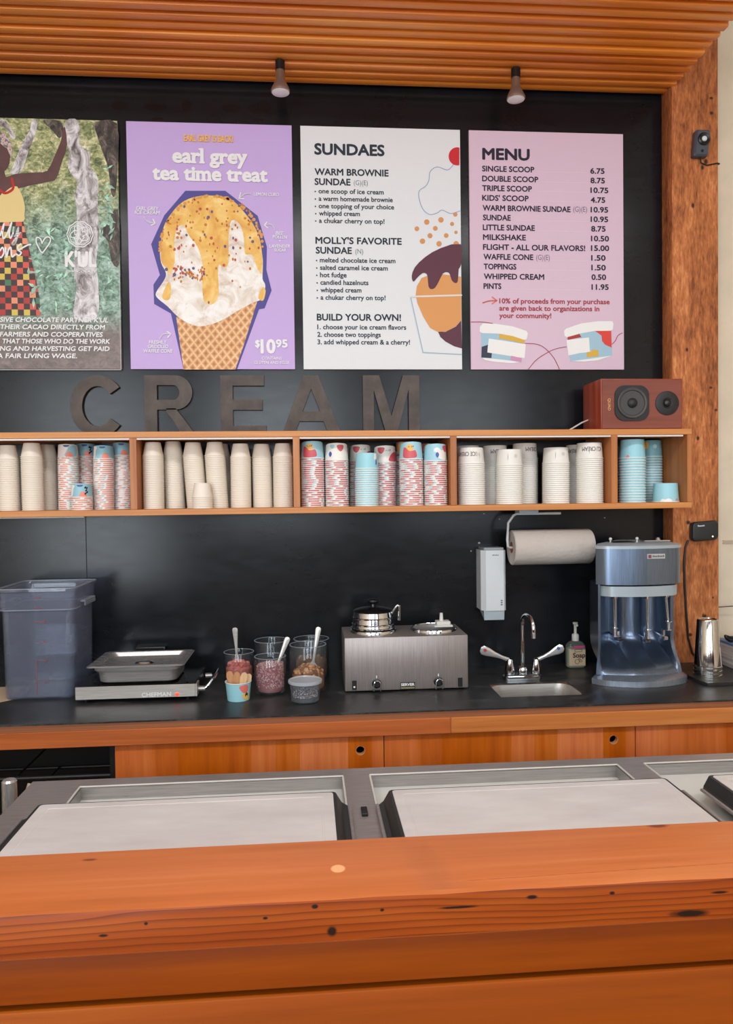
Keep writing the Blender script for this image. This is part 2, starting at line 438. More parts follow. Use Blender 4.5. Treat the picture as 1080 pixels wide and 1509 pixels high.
for k, (px, py, Yb) in enumerate(((413, 118, -.165), (760, 136, -.165))):
    p = at(px, py, Yb)
    t = thing('spotlight_bulb', ['unlit reflector bulb under the canopy above the white sundae board', 'unlit reflector bulb under the canopy above the pink menu board'][k], 'light bulb', (p.x, Yb, ZB), 'canopy bulbs')
    mb = MB(); mb.lathe([(.0, ZB-.0005), (.017, ZB-.0005), (.017, ZB-.034), (0, ZB-.034)], (p.x, Yb, 0), 20); build('socket', mb, pbr('black_plastic', (22, 22, 23), .4), t)
    z = ZB-.03
    mb = MB(); mb.lathe([(.0, z), (.0155, z), (.0165, z-.034), (.021, z-.046), (.030, z-.064), (.0335, z-.072), (.0335, z-.078), (.031, z-.081)], (p.x, Yb, 0), 28)
    build('reflector', mb, pbr('bulb_silver', (170, 160, 150), .3, .75), t)
    mb = MB(); mb.lathe([(.031, z-.081), (.024, z-.084), (.012, z-.086), (0, z-.0865)], (p.x, Yb, 0), 28); build('lens', mb, pbr('frosted_glass', (236, 236, 240), .3), t)

# ================================================================ menu boards
FR = -.012                                   # front face of the boards
def layer(k): return FR-.0004*(k+1)
PW, PHH, PZ = .6096, .9144, 2.056
PX = [-.8245, -.1823, .4602, 1.1048]
def board(i, name, label, cat, mat):
    x = PX[i]; t = thing(name, label, cat, (x+PW/2, FR/2, PZ))
    mb = MB(); mb.box(x, x+PW, FR, -.0005, PZ, PZ+PHH); build('panel', mb, mat, t, smooth=0); return t
def ink(name, col): return pbr('ink_'+name, col, .62, spec=.3)
def art_each(t, name, k, col, cv, outlines, smooth=0, cname=None):
    for P in outlines: art(t, name, k, col, lambda mb, Y: area_fill(mb, cv, P, Y, smooth), cname)
def art(t, name, k, col, fn, cname=None):
    mb = MB(); fn(mb, layer(k)); o = build(name, mb, ink(cname or name, col) if isinstance(col, tuple) else col, t, smooth=0, normals=False); return o

# ---- photograph poster
mt, nt, b = new_mat('forest_photo'); MC['forest_photo'] = mt
v = coord(nt, (1, 1, 1))
n1 = noise(nt, v, 15, 6, .75, .8); n2 = noise(nt, v, 7, 3); n3 = noise(nt, coord(nt, (1, 1, 1.3)), 48, 4, .65, 1.0)
f = math_(nt, 'ADD', math_(nt, 'MULTIPLY', n1, .5), math_(nt, 'MULTIPLY', n3, .5))
ca = ramp(nt, f, [(.35, (52, 62, 44)), (.43, (108, 120, 78)), (.5, (160, 166, 112)), (.57, (212, 208, 160)), (.65, (248, 244, 228))])
cb = ramp(nt, f, [(.35, (46, 58, 52)), (.43, (90, 116, 98)), (.5, (130, 160, 140)), (.58, (174, 200, 188)), (.67, (218, 232, 226))])
sep = nt.nodes.new('ShaderNodeSeparateXYZ'); nt.links.new(v, sep.inputs[0]); Z_ = sep.outputs[2]
w = math_(nt, 'MULTIPLY', math_(nt, 'SUBTRACT', math_(nt, 'ADD', Z_, math_(nt, 'MULTIPLY', math_(nt, 'SUBTRACT', n2, .5), .3)), .50), 6.0, True)
c = mixc(nt, w, cb, ca)
w2 = math_(nt, 'MULTIPLY', math_(nt, 'SUBTRACT', math_(nt, 'ADD', .235, math_(nt, 'MULTIPLY', math_(nt, 'SUBTRACT', n2, .5), .14)), Z_), 9.0, True)
cc = ramp(nt, f, [(.35, (96, 86, 84)), (.5, (124, 112, 108)), (.65, (148, 134, 128))])
c = mixc(nt, w2, c, cc)
nt.links.new(c, b.inputs['Base Color']); b.inputs['Roughness'].default_value = .5
c1 = lambda u, v: (u/3.77, 160+v/3.77)
c2 = lambda u, v: (u/5.684, 300+v/5.684)
t = board(0, 'photo_poster', 'forest photo poster of a woman in a chequered skirt leaning on a tree', 'poster', MC['forest_photo'])
mt, nt, b = new_mat('bark_photo'); MC['bark_photo'] = mt
f = noise(nt, coord(nt, (14, 14, 9)), 1.6, 6, .7, 1.0); nt.links.new(ramp(nt, f, [(.34, (84, 76, 74)), (.44, (158, 150, 150)), (.53, (210, 206, 208)), (.64, (240, 238, 240))]), b.inputs['Base Color']); b.inputs['Roughness'].default_value = .5
mt, nt, b = new_mat('dark_bark_photo'); MC['dark_bark_photo'] = mt
f = noise(nt, coord(nt, (18, 18, 10)), 2.0, 5, .7, 1.0); nt.links.new(ramp(nt, f, [(.36, (34, 30, 28)), (.52, (78, 66, 58)), (.66, (132, 122, 112))]), b.inputs['Base Color']); b.inputs['Roughness'].default_value = .5
mt, nt, b = new_mat('checked_cloth'); MC['checked_cloth'] = mt
v = coord(nt, (46, 1, 46), (0, 0, 0)); sn = N(nt, 'ShaderNodeVectorMath', operation='FLOOR'); nt.links.new(v, sn.inputs[0])
wn = N(nt, 'ShaderNodeTexWhiteNoise'); nt.links.new(sn.outputs[0], wn.inputs['Vector'])
ck = N(nt, 'ShaderNodeTexChecker'); ck.inputs['Scale'].default_value = 1.0; nt.links.new(coord(nt, (46, 0, 46), loc=(0, .5, 0)), ck.inputs['Vector'])
cc = ramp(nt, wn.outputs['Value'], [(0, (216, 88, 72)), (.3, (236, 150, 112)), (.52, (216, 190, 84)), (.7, (74, 124, 88)), (.85, (176, 52, 48))], 'CONSTANT')
nt.links.new(mixc(nt, ck.outputs['Fac'], lin((62, 44, 44)), cc), b.inputs['Base Color'])
mt, nt, b = new_mat('wrap_cloth'); MC['wrap_cloth'] = mt
nt.links.new(ramp(nt, noise(nt, v0 := coord(nt, (1, 1, 1)), 90, 3), [(.42, (120, 104, 104)), (.5, (214, 202, 198)), (.6, (190, 150, 140))]), b.inputs['Base Color'])
art_each(t, 'pale_tree_picture', 1, MC['bark_photo'], c1, [
    [(365, 66), (437, 70), (446, 200), (496, 240), (502, 320), (545, 390), (542, 560), (550, 700), (535, 850), (548, 1000), (535, 1165), (412, 1165), (425, 1000), (410, 900), (428, 600), (415, 480), (428, 410), (378, 330), (384, 240), (362, 150)],
    [(66, 360), (60, 350), (125, 190), (165, 120), (178, 66), (208, 66), (196, 140), (160, 230), (128, 330), (92, 366)],
    [(0, 64), (30, 66), (85, 150), (70, 170), (30, 110), (0, 96)]], 3)
art_each(t, 'dark_tree_picture', 1, MC['dark_bark_photo'], c1, [
    [(528, 78), (650, 84), (652, 330), (640, 480), (618, 470), (600, 330), (566, 230), (540, 150)],
    [(655, 560), (662, 860), (620, 850), (600, 740), (560, 690), (590, 640)],
    [(240, 66), (330, 68), (352, 120), (330, 165), (290, 120)]], 3)
def leaves(mb, Y):
    r = random.Random(5)
    for _ in range(150):
        u, v = (r.uniform(150, 660), r.uniform(640, 1130)) if r.random() < .8 else (r.uniform(540, 660), r.uniform(280, 700))
        if 390 < u < 565 or u > 620: continue
        a = r.uniform(0, PI); L = r.uniform(14, 34); wv = L*r.uniform(.25, .4)
        area_fill(mb, c1, [(u+L*math.cos(a), v+L*math.sin(a)), (u-wv*math.sin(a), v+wv*math.cos(a)), (u-L*math.cos(a), v-L*math.sin(a)), (u+wv*math.sin(a), v-wv*math.cos(a))], Y-.00002*_, 0)
art(t, 'foliage', 1, pbr('leaf_print', (150, 186, 166), .55, grain=.35, gscale=25), leaves)
art(t, 'skin_picture', 3, pbr('skin_print', (94, 60, 58), .55, grain=.12, gscale=14), lambda mb, Y: (
    area_fill(mb, c1, [(0, 170), (30, 190), (52, 235), (56, 270), (46, 318), (24, 348), (0, 352)], Y, 3),
    area_fill(mb, c1, [(0, 340), (22, 335), (32, 380), (72, 366), (110, 360), (200, 354), (262, 346), (300, 270), (338, 180), (350, 112), (362, 108), (372, 200), (346, 290), (312, 385), (288, 402), (200, 420), (112, 440), (60, 470), (0, 480)], Y, 2)))
mir = lambda P: [(-u, v) for u, v in P]
art(t, 'skin_picture', 3, pbr('skin_print', (94, 60, 58), .55), lambda mb, Y: (
    area_fill(mb, c1, mir([(0, 170), (30, 190), (52, 235), (56, 270), (46, 318), (24, 348), (0, 352)]), Y, 3),
    area_fill(mb, c1, mir([(0, 340), (22, 335), (32, 380), (72, 366), (112, 380), (132, 440), (150, 560), (160, 700), (146, 720), (126, 600), (104, 470), (60, 470), (0, 480)]), Y, 2)))
art(t, 'blouse_picture', 4, pbr('blouse_print', (232, 208, 142), .6), lambda mb, Y: area_fill(mb, c1, mir([(0, 486), (30, 462), (58, 440), (94, 432), (122, 480), (138, 540), (136, 590), (126, 632), (0, 634)]), Y, 2))
art(t, 'skirt_picture', 4, MC['checked_cloth'], lambda mb, Y: area_fill(mb, c1, mir([(0, 632), (128, 628), (150, 720), (172, 830), (196, 930), (216, 1040), (226, 1150), (0, 1150)]), Y, 0))
art(t, 'head_wrap_picture', 4, MC['wrap_cloth'], lambda mb, Y: area_fill(mb, c1, mir([(0, 128), (35, 148), (58, 188), (68, 232), (58, 268), (40, 222), (0, 192)]), Y, 2))
art(t, 'head_wrap_picture', 4, MC['wrap_cloth'], lambda mb, Y: area_fill(mb, c1, [(0, 128), (35, 148), (58, 188), (68, 232), (58, 268), (40, 222), (0, 192)], Y, 2))
art(t, 'blouse_picture', 4, pbr('blouse_print', (232, 208, 142), .6, grain=.08, gscale=30), lambda mb, Y: area_fill(mb, c1, [(0, 486), (30, 462), (58, 440), (94, 432), (122, 480), (138, 540), (136, 590), (126, 632), (0, 634)], Y, 2))
art(t, 'necklace_picture', 5, (192, 52, 48), lambda mb, Y: stroke(mb, c1, [(0, 452), (24, 470), (52, 462), (74, 440), (66, 390)], 14, Y, 3))
art(t, 'skirt_picture', 4, MC['checked_cloth'], lambda mb, Y: area_fill(mb, c1, [(0, 632), (128, 628), (150, 720), (172, 830), (196, 930), (216, 1040), (226, 1150), (0, 1150)], Y, 0))
def cap1(mb, Y):
    for s, u0, u1, vb in (("SIVE CHOCOLATE PARTNER K'UL", 0, 905, 990), ("THEIR CACAO DIRECTLY FROM", 0, 875, 1050), ("FARMERS AND COOPERATIVES", 0, 857, 1112), ("THAT THOSE WHO DO THE WORK", 18, 918, 1170), ("NG AND HARVESTING GET PAID", 0, 914, 1232), ("A FAIR LIVING WAGE.", -24, 643, 1293)):
        add_text(mb, s, c2, u0, u1, vb, 37, Y, .045, .16)
WHITE = (238, 238, 238)
art(t, 'lettering', 6, WHITE, cap1, 'white')
def logo(mb, Y):
    cx, cy = 670, 258
    for r, w in ((106, 9), (90, 6)):
        stroke(mb, c2, [(cx+(r+3*math.cos(10*a))*math.cos(a), cy+(r+3*math.cos(10*a))*math.sin(a)) for a in [2*PI*i/60 for i in range(60)]], w, Y, 0, True)
    for k in range(5):
        a0 = -PI/2+k*2*PI/5
        P = [(.30, -.10), (.36, -.42), (.70, -.50), (.84, -.18), (.70, .0), (.62, .22), (.50, .0), (.44, -.18)]
        stroke(mb, c2, [(cx+90*(p*math.cos(a0)-q*math.sin(a0)), cy+90*(p*math.sin(a0)+q*math.cos(a0))) for p, q in P], 8, Y, 3, True)
    stroke(mb, c2, [(cx+8*math.cos(a), cy+8*math.sin(a)) for a in [2*PI*i/10 for i in range(10)]], 5, Y, 0, True)
    add_text(mb, "K'UL", c2, 550, 804, 526, 122, Y, .05)
    add_text(mb, "CHOCOLATE", c2, 552, 806, 575, 17, Y, .05)
art(t, 'logo', 6, WHITE, logo, 'white')
def script(mb, Y):
    for P in ([(0, 706), (12, 672), (22, 640), (14, 690), (20, 722), (38, 700)], [(36, 704), (54, 660), (64, 634), (52, 690), (58, 720), (74, 690)], [(76, 660), (72, 700), (86, 706), (102, 660), (96, 712), (82, 752), (68, 748), (112, 690)],
              [(0, 790), (14, 772), (22, 798), (8, 826), (-4, 822)], [(30, 772), (36, 826), (46, 786), (60, 772), (66, 822), (82, 812)], [(116, 752), (98, 768), (104, 788), (118, 800), (106, 816), (90, 808)], [(100, 788), (150, 760), (170, 756)]):
        stroke(mb, c1, P, 9, Y, 5)
    stroke(mb, c2, [(352, 334), (338, 294), (308, 284), (304, 322), (326, 372), (352, 410), (386, 374), (420, 320), (418, 286), (384, 284), (352, 330)], 11, Y, 4)
art(t, 'handwriting', 6, WHITE, script, 'white')
art(t, 'white_edge', 6, (206, 206, 204), lambda mb, Y: (stroke(mb, c2, [(-360, 1392), (1012, 1392)], 5, Y, 0), stroke(mb, c2, [(1012, 1392), (1000, 520)], 4, Y, 0)), 'paper_edge')

# ---- purple ice cream poster
cp = lambda u, v: (180+u/3.869, 170+v/3.869)
t = board(1, 'ice_cream_poster', 'purple poster with a large waffle cone and a tea time treat heading', 'poster', pbr('purple_print', (199, 171, 226), .55))
mt, nt, b = new_mat('waffle_print'); MC['waffle_print'] = mt
def grid(nt, ang, per):
    tc = coord(nt, (1, 1, 1), (0, ang, 0)); s = nt.nodes.new('ShaderNodeSeparateXYZ'); nt.links.new(tc, s.inputs[0])
    return math_(nt, 'PINGPONG', math_(nt, 'MULTIPLY', s.outputs[0], 1/per), .5)
ga, gb = grid(nt, .62, .024), grid(nt, -.75, .024)
f = math_(nt, 'MULTIPLY', math_(nt, 'MINIMUM', ga, gb), 2.0); nz = noise(nt, coord(nt, (1, 1, 1)), 30, 4)
f = math_(nt, 'ADD', math_(nt, 'MULTIPLY', f, .7), math_(nt, 'MULTIPLY', nz, .35))
nt.links.new(ramp(nt, f, [(.18, (240, 202, 152)), (.34, (224, 170, 112)), (.6, (198, 134, 80)), (.8, (176, 110, 66))]), b.inputs['Base Color'])
mt, nt, b = new_mat('scoop_print'); MC['scoop_print'] = mt
f = noise(nt, coord(nt, (1, 1, 1)), 16, 6, .65, 1.0)
nt.links.new(ramp(nt, f, [(.3, (206, 182, 160)), (.45, (232, 220, 206)), (.55, (246, 242, 236)), (.7, (252, 250, 248))]), b.inputs['Base Color'])
mt, nt, b = new_mat('curd_print'); MC['curd_print'] = mt
f = noise(nt, coord(nt, (1, 1, 1)), 14, 4, .6, .8)
nt.links.new(ramp(nt, f, [(.3, (224, 158, 66)), (.5, (240, 190, 92)), (.68, (250, 218, 140))]), b.inputs['Base Color'])
art(t, 'navy_backing_print', 1, (88, 84, 152), lambda mb, Y: area_fill(mb, cp, [(360, 430), (588, 430), (772, 572), (825, 750), (822, 880), (852, 998), (812, 1100), (780, 1106), (655, 1449), (350, 1449), (278, 1130), (182, 1075), (178, 965), (215, 910), (165, 735), (240, 570)], Y))
art(t, 'cone_print', 2, MC['waffle_print'], lambda mb, Y: area_fill(mb, cp, [(308, 1150), (350, 1449), (644, 1449), (690, 1320), (778, 1036), (700, 1040), (450, 1150)], Y))
art(t, 'scoop_print', 3, MC['scoop_print'], lambda mb, Y: area_fill(mb, cp, [(192, 1012), (236, 945), (250, 900), (222, 840), (216, 760), (235, 650), (280, 560), (350, 490), (450, 460), (560, 465), (640, 495), (700, 560), (752, 632), (785, 720), (802, 830), (800, 930), (816, 970), (798, 1044), (740, 1070), (650, 1120), (560, 1172), (470, 1200), (400, 1195), (320, 1150), (260, 1090), (205, 1045)], Y, 3))
art_each(t, 'curd_print', 4, MC['curd_print'], cp, [
    [(218, 800), (232, 650), (280, 560), (350, 490), (450, 458), (560, 463), (640, 493), (702, 560), (754, 632), (788, 720), (800, 840), (792, 905), (766, 860), (740, 795), (700, 790), (694, 700), (670, 620), (622, 600), (606, 700), (606, 840), (578, 868), (552, 850), (546, 900), (550, 1000), (536, 1060), (496, 1080), (464, 1050), (456, 950), (460, 860), (430, 750), (384, 690), (350, 630), (316, 640), (296, 720), (300, 830), (270, 910), (252, 870), (232, 850)],
    [(228, 1030), (262, 950), (278, 970), (274, 1040), (248, 1054)],
    [(776, 1040), (800, 980), (818, 1000), (804, 1056)]], 3)
def sprk(seed, n, r0, r1):
    def fn(mb, Y):
        r = random.Random(seed); k = 0
        while k < n:
            u, v = r.uniform(215, 800), r.gauss(640, 130)
            if v < 462 or v > 1080 or ((u-508)/300)**2+((v-760)/310)**2 > 1: continue
            disc(mb, cp, u, v, r.uniform(r0, r1), Y, 8, r.uniform(.5, 1)); k += 1
        for k in range(int(n*.5)): disc(mb, cp, r.uniform(290, 470), r.gauss(895, 22), r.uniform(r0, r1), Y, 8, r.uniform(.5, 1))
    return fn
art(t, 'sprinkle_print', 5, (204, 128, 48), sprk(1, 70, 5, 9), 'amber'); art(t, 'sprinkle_print', 6, (196, 90, 78), sprk(2, 34, 5, 10), 'coral_dark'); art(t, 'sprinkle_print', 7, (110, 100, 136), sprk(3, 18, 5, 11), 'lavender')
def crumbs(mb, Y):
    r = random.Random(9)
    for k in range(80):
        a = r.uniform(PI*.98, PI*2.02); disc(mb, cp, 508+290*math.cos(a)+r.gauss(0, 3), 760+300*math.sin(a)+r.gauss(0, 3), r.uniform(6, 11), Y, 7)
art(t, 'crumb_print', 5, (222, 160, 84), crumbs, 'crumb')
art(t, 'small_heading', 8, (244, 190, 96), lambda mb, Y: add_text(mb, "EARL GREY IS BACK!", cp, 353, 632, 146, 36, Y, .04), 'heading_yellow')
def chunky(mb, s, cv, u0, u1, vb, vh, Y):
    add_text(mb, s, cv, u0, u1, vb, vh, Y, .062)
    v, f = text2d(s); x0 = min(p[0] for p in v); x1 = max(p[0] for p in v)
    p0 = at(*cv(u0, vb), Y); p1 = at(*cv(u1, vb), Y); zh = at(*cv(u0, vb-vh), Y).z-p0.z
    kx = (p1.x-p0.x)/(x1-x0); kz = zh/CAPH; cnt = {}
    for q in f:
        for i in range(len(q)):
            e = tuple(sorted((q[i], q[(i+1) % len(q)]))); cnt[e] = cnt.get(e, 0)+1
    k = 0
    for (a, b_), n in cnt.items():
        if n != 1 or abs(v[a][1]-v[b_][1]) > .004: continue
        y = v[a][1]; xa, xb = sorted((v[a][0], v[b_][0])); w = xb-xa
        if not .05 < w < .16 or not (abs(y) < .02 or y > .4): continue
        k += 1; d = .07*zh; Yk = Y-.00034-.00001*(k % 5)
        if abs(y) < .02: X0, X1, Z0, Z1 = (xa-x0)*kx-zh*.13, (xb-x0)*kx+zh*.13, y*kz-d, y*kz+d*1.1
        else: X0, X1, Z0, Z1 = (xa-x0)*kx-zh*.16, (xb-x0)*kx+zh*.05, y*kz-d*1.2, y*kz+d*.8
        mb._fin([mb.bm.faces.new([mb.bm.verts.new((p0.x+X, Yk, p0.z+Z)) for X, Z in ((X0, Z0), (X1, Z0), (X1, Z1), (X0, Z1))])])
def head2(mb, Y):
    chunky(mb, "earl grey", cp, 290, 710, 266, 78, Y); chunky(mb, "tea time treat", cp, 176, 826, 364, 76, Y)
art(t, 'heading', 8, (246, 244, 248), head2, 'white')
def small2(mb, Y):
    for s, u0, u1, vb, h in (("LEMON CURD", 750, 892, 458, 18), ("EARL GREY", 80, 205, 540, 20), ("ICE CREAM", 72, 212, 563, 20), ("BEE", 875, 918, 680, 18), ("POLLEN", 858, 938, 702, 18), ("+", 892, 904, 722, 14), ("LAVENDER", 840, 957, 754, 18), ("SUGAR", 866, 935, 777, 18), ("FRESHLY", 153, 252, 1302, 19), ("GRIDDLED", 145, 262, 1327, 19), ("WAFFLE CONE", 120, 287, 1353, 19), ("CONTAINS", 795, 908, 1392, 16), ("GLUTEN AND EGGS", 752, 950, 1417, 16)):
        add_text(mb, s, cp, u0, u1, vb, h, Y, .03, .12)
    for P, Hd in (([(730, 446), (700, 448), (668, 472)], [(676, 440), (666, 474), (694, 476)]), ([(124, 580), (145, 606), (186, 616)], [(176, 592), (188, 617), (166, 626)]), ([(870, 650), (850, 622), (812, 624)], [(826, 608), (810, 625), (830, 642)]), ([(214, 1272), (236, 1246), (274, 1246)], [(256, 1232), (277, 1246), (260, 1266)])):
        stroke(mb, cp, P, 6, Y, 4); stroke(mb, cp, Hd, 6, Y, 0)
art(t, 'small_lettering', 8, (244, 240, 248), small2, 'white')
art(t, 'price_lettering', 8, (250, 250, 250), lambda mb, Y: (add_text(mb, "$", cp, 760, 784, 1320, 38, Y, .06), add_text(mb, "10", cp, 793, 871, 1354, 74, Y, .06), add_text(mb, "95", cp, 878, 941, 1322, 42, Y, .065)), 'white')

# ---- white sundae board
cs = lambda u, v: (435+u/3.973, 180+v/3.973)
t = board(2, 'sundae_menu_board', 'white board listing sundaes with a cherry and dripping scoop drawing', 'menu board', pbr('white_print', (227, 230, 233), .6))
SL = (46, 54, 64)
art(t, 'heading', 1, SL, lambda mb, Y: add_text(mb, "SUNDAES", cs, 115, 520, 187, 61, Y, .055), 'slate')
for L_ in ((("WARM BROWNIE", 115, 545, 308), ("SUNDAE", 115, 322, 366)), (("MOLLY'S FAVORITE", 120, 622, 710), ("SUNDAE", 122, 330, 768)), (("BUILD YOUR OWN!", 128, 618, 1160),)):
    art(t, 'subheading', 1, SL, lambda mb, Y: [add_text(mb, *q[:1], cs, *q[1:], 37, Y, .045) for q in L_], 'slate')
def body3(mb, Y):
    for s, u0, u1, vb in (("one scoop of ice cream", 137, 517, 416), ("a warm homemade brownie", 138, 570, 460), ("one topping of your choice", 138, 578, 503), ("whipped cream", 140, 378, 546), ("a chukar cherry on top!", 140, 522, 589), ("melted chocolate ice cream", 145, 586, 820), ("salted caramel ice cream", 146, 541, 864), ("hot fudge", 146, 300, 907), ("candied hazelnuts", 148, 428, 951), ("whipped cream", 149, 387, 995), ("a chukar cherry on top!", 149, 528, 1039)):
        add_text(mb, s, cs, u0, u1, vb, 27, Y, .035); disc(mb, cs, u0-20, vb-10, 4.5, Y, 8)
    for s, u0, u1, vb in (("1. choose your ice cream flavors", 130, 649, 1212), ("2. choose two toppings", 130, 500, 1256), ("3. add whipped cream & a cherry!", 131, 671, 1300)): add_text(mb, s, cs, u0, u1, vb, 27, Y, .035)
art(t, 'lettering', 1, SL, body3, 'slate')
art(t, 'allergen_lettering', 1, (120, 124, 130), lambda mb, Y: (add_text(mb, "(G)(E)", cs, 343, 425, 368, 28, Y), add_text(mb, "(N)", cs, 352, 398, 770, 28, Y)), 'grey')
def half(cx, cy, r, lim): return [(min(lim, cx+r*math.cos(a)), cy+r*1.06*math.sin(a)) for a in [2*PI*i/28 for i in range(28)]]
art(t, 'cherry_print', 2, (206, 44, 52), lambda mb, Y: area_fill(mb, cs, half(948, 200, 50, 961), Y), 'cherry')
art(t, 'cream_outline', 1, (150, 166, 196), lambda mb, Y: stroke(mb, cs, [(926, 248), (892, 280), (832, 262), (790, 290), (782, 342), (762, 376), (728, 400), (724, 440), (745, 505), (785, 540), (830, 532), (860, 515), (910, 535), (964, 520)], 4, Y, 5), 'line_blue')
art(t, 'nut_print', 1, (214, 152, 100), lambda mb, Y: [disc(mb, cs, u, v, r, Y, 12) for u, v, r in ((770, 585, 16), (853, 572, 16), (918, 596, 12), (712, 624, 14), (820, 622, 14), (789, 665, 15), (884, 664, 14), (941, 645, 10), (745, 697, 16), (842, 712, 16), (942, 712, 16), (937, 540, 13))], 'nut')
art(t, 'chocolate_print', 1, (98, 58, 72), lambda mb, Y: area_fill(mb, cs, [(835, 1226), (880, 1228), (940, 1197), (972, 1160), (976, 1325), (930, 1312), (880, 1285), (850, 1258)], Y), 'maroon')
art(t, 'caramel_print', 2, (222, 158, 98), lambda mb, Y: area_fill(mb, cs, [(705, 1010), (712, 960), (740, 912), (790, 893), (860, 890), (970, 905), (973, 1158), (940, 1195), (885, 1225), (835, 1228), (790, 1205), (750, 1140), (715, 1060)], Y), 'caramel')
art(t, 'fudge_print', 3, (98, 58, 72), lambda mb, Y: area_fill(mb, cs, [(688, 930), (682, 900), (700, 850), (760, 790), (850, 738), (969, 714), (970, 835), (957, 860), (952, 930), (937, 942), (916, 926), (905, 890), (890, 878), (865, 886), (842, 930), (820, 968), (797, 978), (780, 962), (775, 905), (765, 886), (745, 884), (715, 910), (698, 930)], Y, 2), 'maroon')
art(t, 'glass_outline', 4, (172, 190, 204), lambda mb, Y: stroke(mb, cs, [(675, 1022), (748, 1348), (974, 1360)], 6, Y, 0), 'line_grey')
art(t, 'glass_rim_print', 5, (226, 222, 216), lambda mb, Y: stroke(mb, cs, [(675, 1022), (972, 1013)], 10, Y, 0), 'line_pale')

# ---- pink price board
cm = lambda u, v: (680+u/3.972, 180+v/3.972)
t = board(3, 'price_menu_board', 'pink menu board with the price list and two drawn tubs', 'menu board', pbr('pink_print', (219, 192, 210), .6))
DK = (44, 40, 56)
IT = (("SINGLE SCOOP", 122, 425, 287), ("DOUBLE SCOOP", 122, 448, 345), ("TRIPLE SCOOP", 122, 411, 401), ("KIDS' SCOOP", 122, 392, 458), ("WARM BROWNIE SUNDAE", 125, 637, 517), ("SUNDAE", 127, 287, 573), ("LITTLE SUNDAE", 126, 428, 631), ("MILKSHAKE", 127, 376, 688), ("FLIGHT - ALL OUR FLAVORS!", 127, 723, 746), ("WAFFLE CONE", 130, 419, 803), ("TOPPINGS", 131, 320, 860), ("WHIPPED CREAM", 132, 483, 918), ("PINTS", 130, 232, 975))
PR = (("6.75", 755, 836, 300), ("8.75", 756, 838, 356), ("10.75", 756, 858, 413), ("4.75", 757, 840, 470), ("10.95", 757, 857, 527), ("10.95", 757, 857, 583), ("8.75", 760, 842, 639), ("10.50", 759, 862, 696), ("15.00", 759, 863, 752), ("1.50", 760, 842, 809), ("1.50", 761, 843, 866), ("0.50", 762, 845, 922), ("11.95", 762, 860, 980))
art(t, 'heading', 1, DK, lambda mb, Y: add_text(mb, "MENU", cm, 125, 396, 216, 62, Y, .06), 'plum')
art(t, 'item_lettering', 1, DK, lambda mb, Y: [add_text(mb, *i[:1], cm, *i[1:], 31, Y, .045) for i in IT], 'plum')
art(t, 'price_lettering', 1, DK, lambda mb, Y: [add_text(mb, *i[:1], cm, *i[1:], 30, Y, .05) for i in PR], 'plum')
art(t, 'allergen_lettering', 1, (128, 108, 126), lambda mb, Y: (add_text(mb, "(G)(E)", cm, 654, 735, 524, 30, Y), add_text(mb, "(G)(E)", cm, 437, 517, 806, 30, Y)), 'mauve')
def leaders(mb, Y):
    for (s, u0, u1, vb) in IT:
        u = u1+(110 if s == "WAFFLE CONE" else 24)
        if s in ("WARM BROWNIE SUNDAE", "FLIGHT - ALL OUR FLAVORS!"): continue
        while u < 742: disc(mb, cm, u, vb-2+(u-122)*.018, 2.2, Y, 6); u += 11
art(t, 'dotted_leader', 1, (236, 216, 228), leaders, 'pale_pink')
RD = (168, 66, 72)
art(t, 'note_lettering', 1, RD, lambda mb, Y: [add_text(mb, s, cm, u0, u1, vb, 28, Y, .045) for s, u0, u1, vb in (("10% of proceeds from your purchase", 222, 866, 1060), ("are given back to organizations in", 222, 806, 1102), ("your community!", 222, 525, 1145))], 'brick_red')
art(t, 'arrow', 1, (228, 128, 116), lambda mb, Y: (stroke(mb, cm, [(125, 1058), (160, 1047), (206, 1045)], 8, Y, 4), stroke(mb, cm, [(180, 1024), (207, 1044), (180, 1063)], 8, Y, 0)), 'salmon')
art(t, 'string_print', 1, (158, 54, 70), lambda mb, Y: [stroke(mb, cm, P, 4, Y, 5) for P in ([(56, 1170), (120, 1170), (182, 1178)], [(372, 1295), (440, 1300), (490, 1325), (540, 1380), (573, 1446)], [(392, 1446), (440, 1390), (510, 1345), (560, 1325), (614, 1315)], [(878, 1302), (900, 1280), (915, 1250), (941, 1234)])], 'string')
WT = (240, 240, 238); BL = (166, 200, 218)
art_each(t, 'tub_print', 2, BL, cm, [
    [(115, 1226), (220, 1236), (300, 1250), (375, 1270), (365, 1300), (350, 1405), (280, 1396), (200, 1387), (118, 1379)],
    [(618, 1258), (690, 1236), (780, 1220), (877, 1216), (882, 1366), (800, 1378), (720, 1390), (638, 1400)]], 0, 'tub_blue')
art_each(t, 'tub_lid_print', 3, WT, cm, [
    [(107, 1198), (125, 1178), (200, 1180), (300, 1195), (380, 1222), (389, 1237), (382, 1270), (366, 1276), (300, 1252), (220, 1238), (120, 1235), (106, 1225)],
    [(600, 1222), (612, 1208), (700, 1178), (800, 1165), (884, 1165), (890, 1180), (886, 1213), (872, 1222), (780, 1222), (690, 1238), (616, 1260), (603, 1250)],
    [(160, 1266), (376, 1300), (370, 1382), (150, 1348)],
    [(614, 1275), (746, 1260), (752, 1345), (690, 1352), (625, 1366)],
    [(118, 1378), (200, 1386), (280, 1395), (349, 1406), (290, 1411), (200, 1404), (140, 1393)],
    [(642, 1399), (720, 1389), (800, 1378), (880, 1366), (800, 1394), (720, 1402)]], 0, 'tub_white')
art_each(t, 'tub_patch_print', 4, (222, 178, 74), cm, [
    [(222, 1239), (300, 1252), (370, 1276), (365, 1297), (300, 1281), (220, 1266)],
    [(734, 1346), (762, 1344), (764, 1330), (800, 1335), (802, 1370), (733, 1376)]], 0, 'mustard')
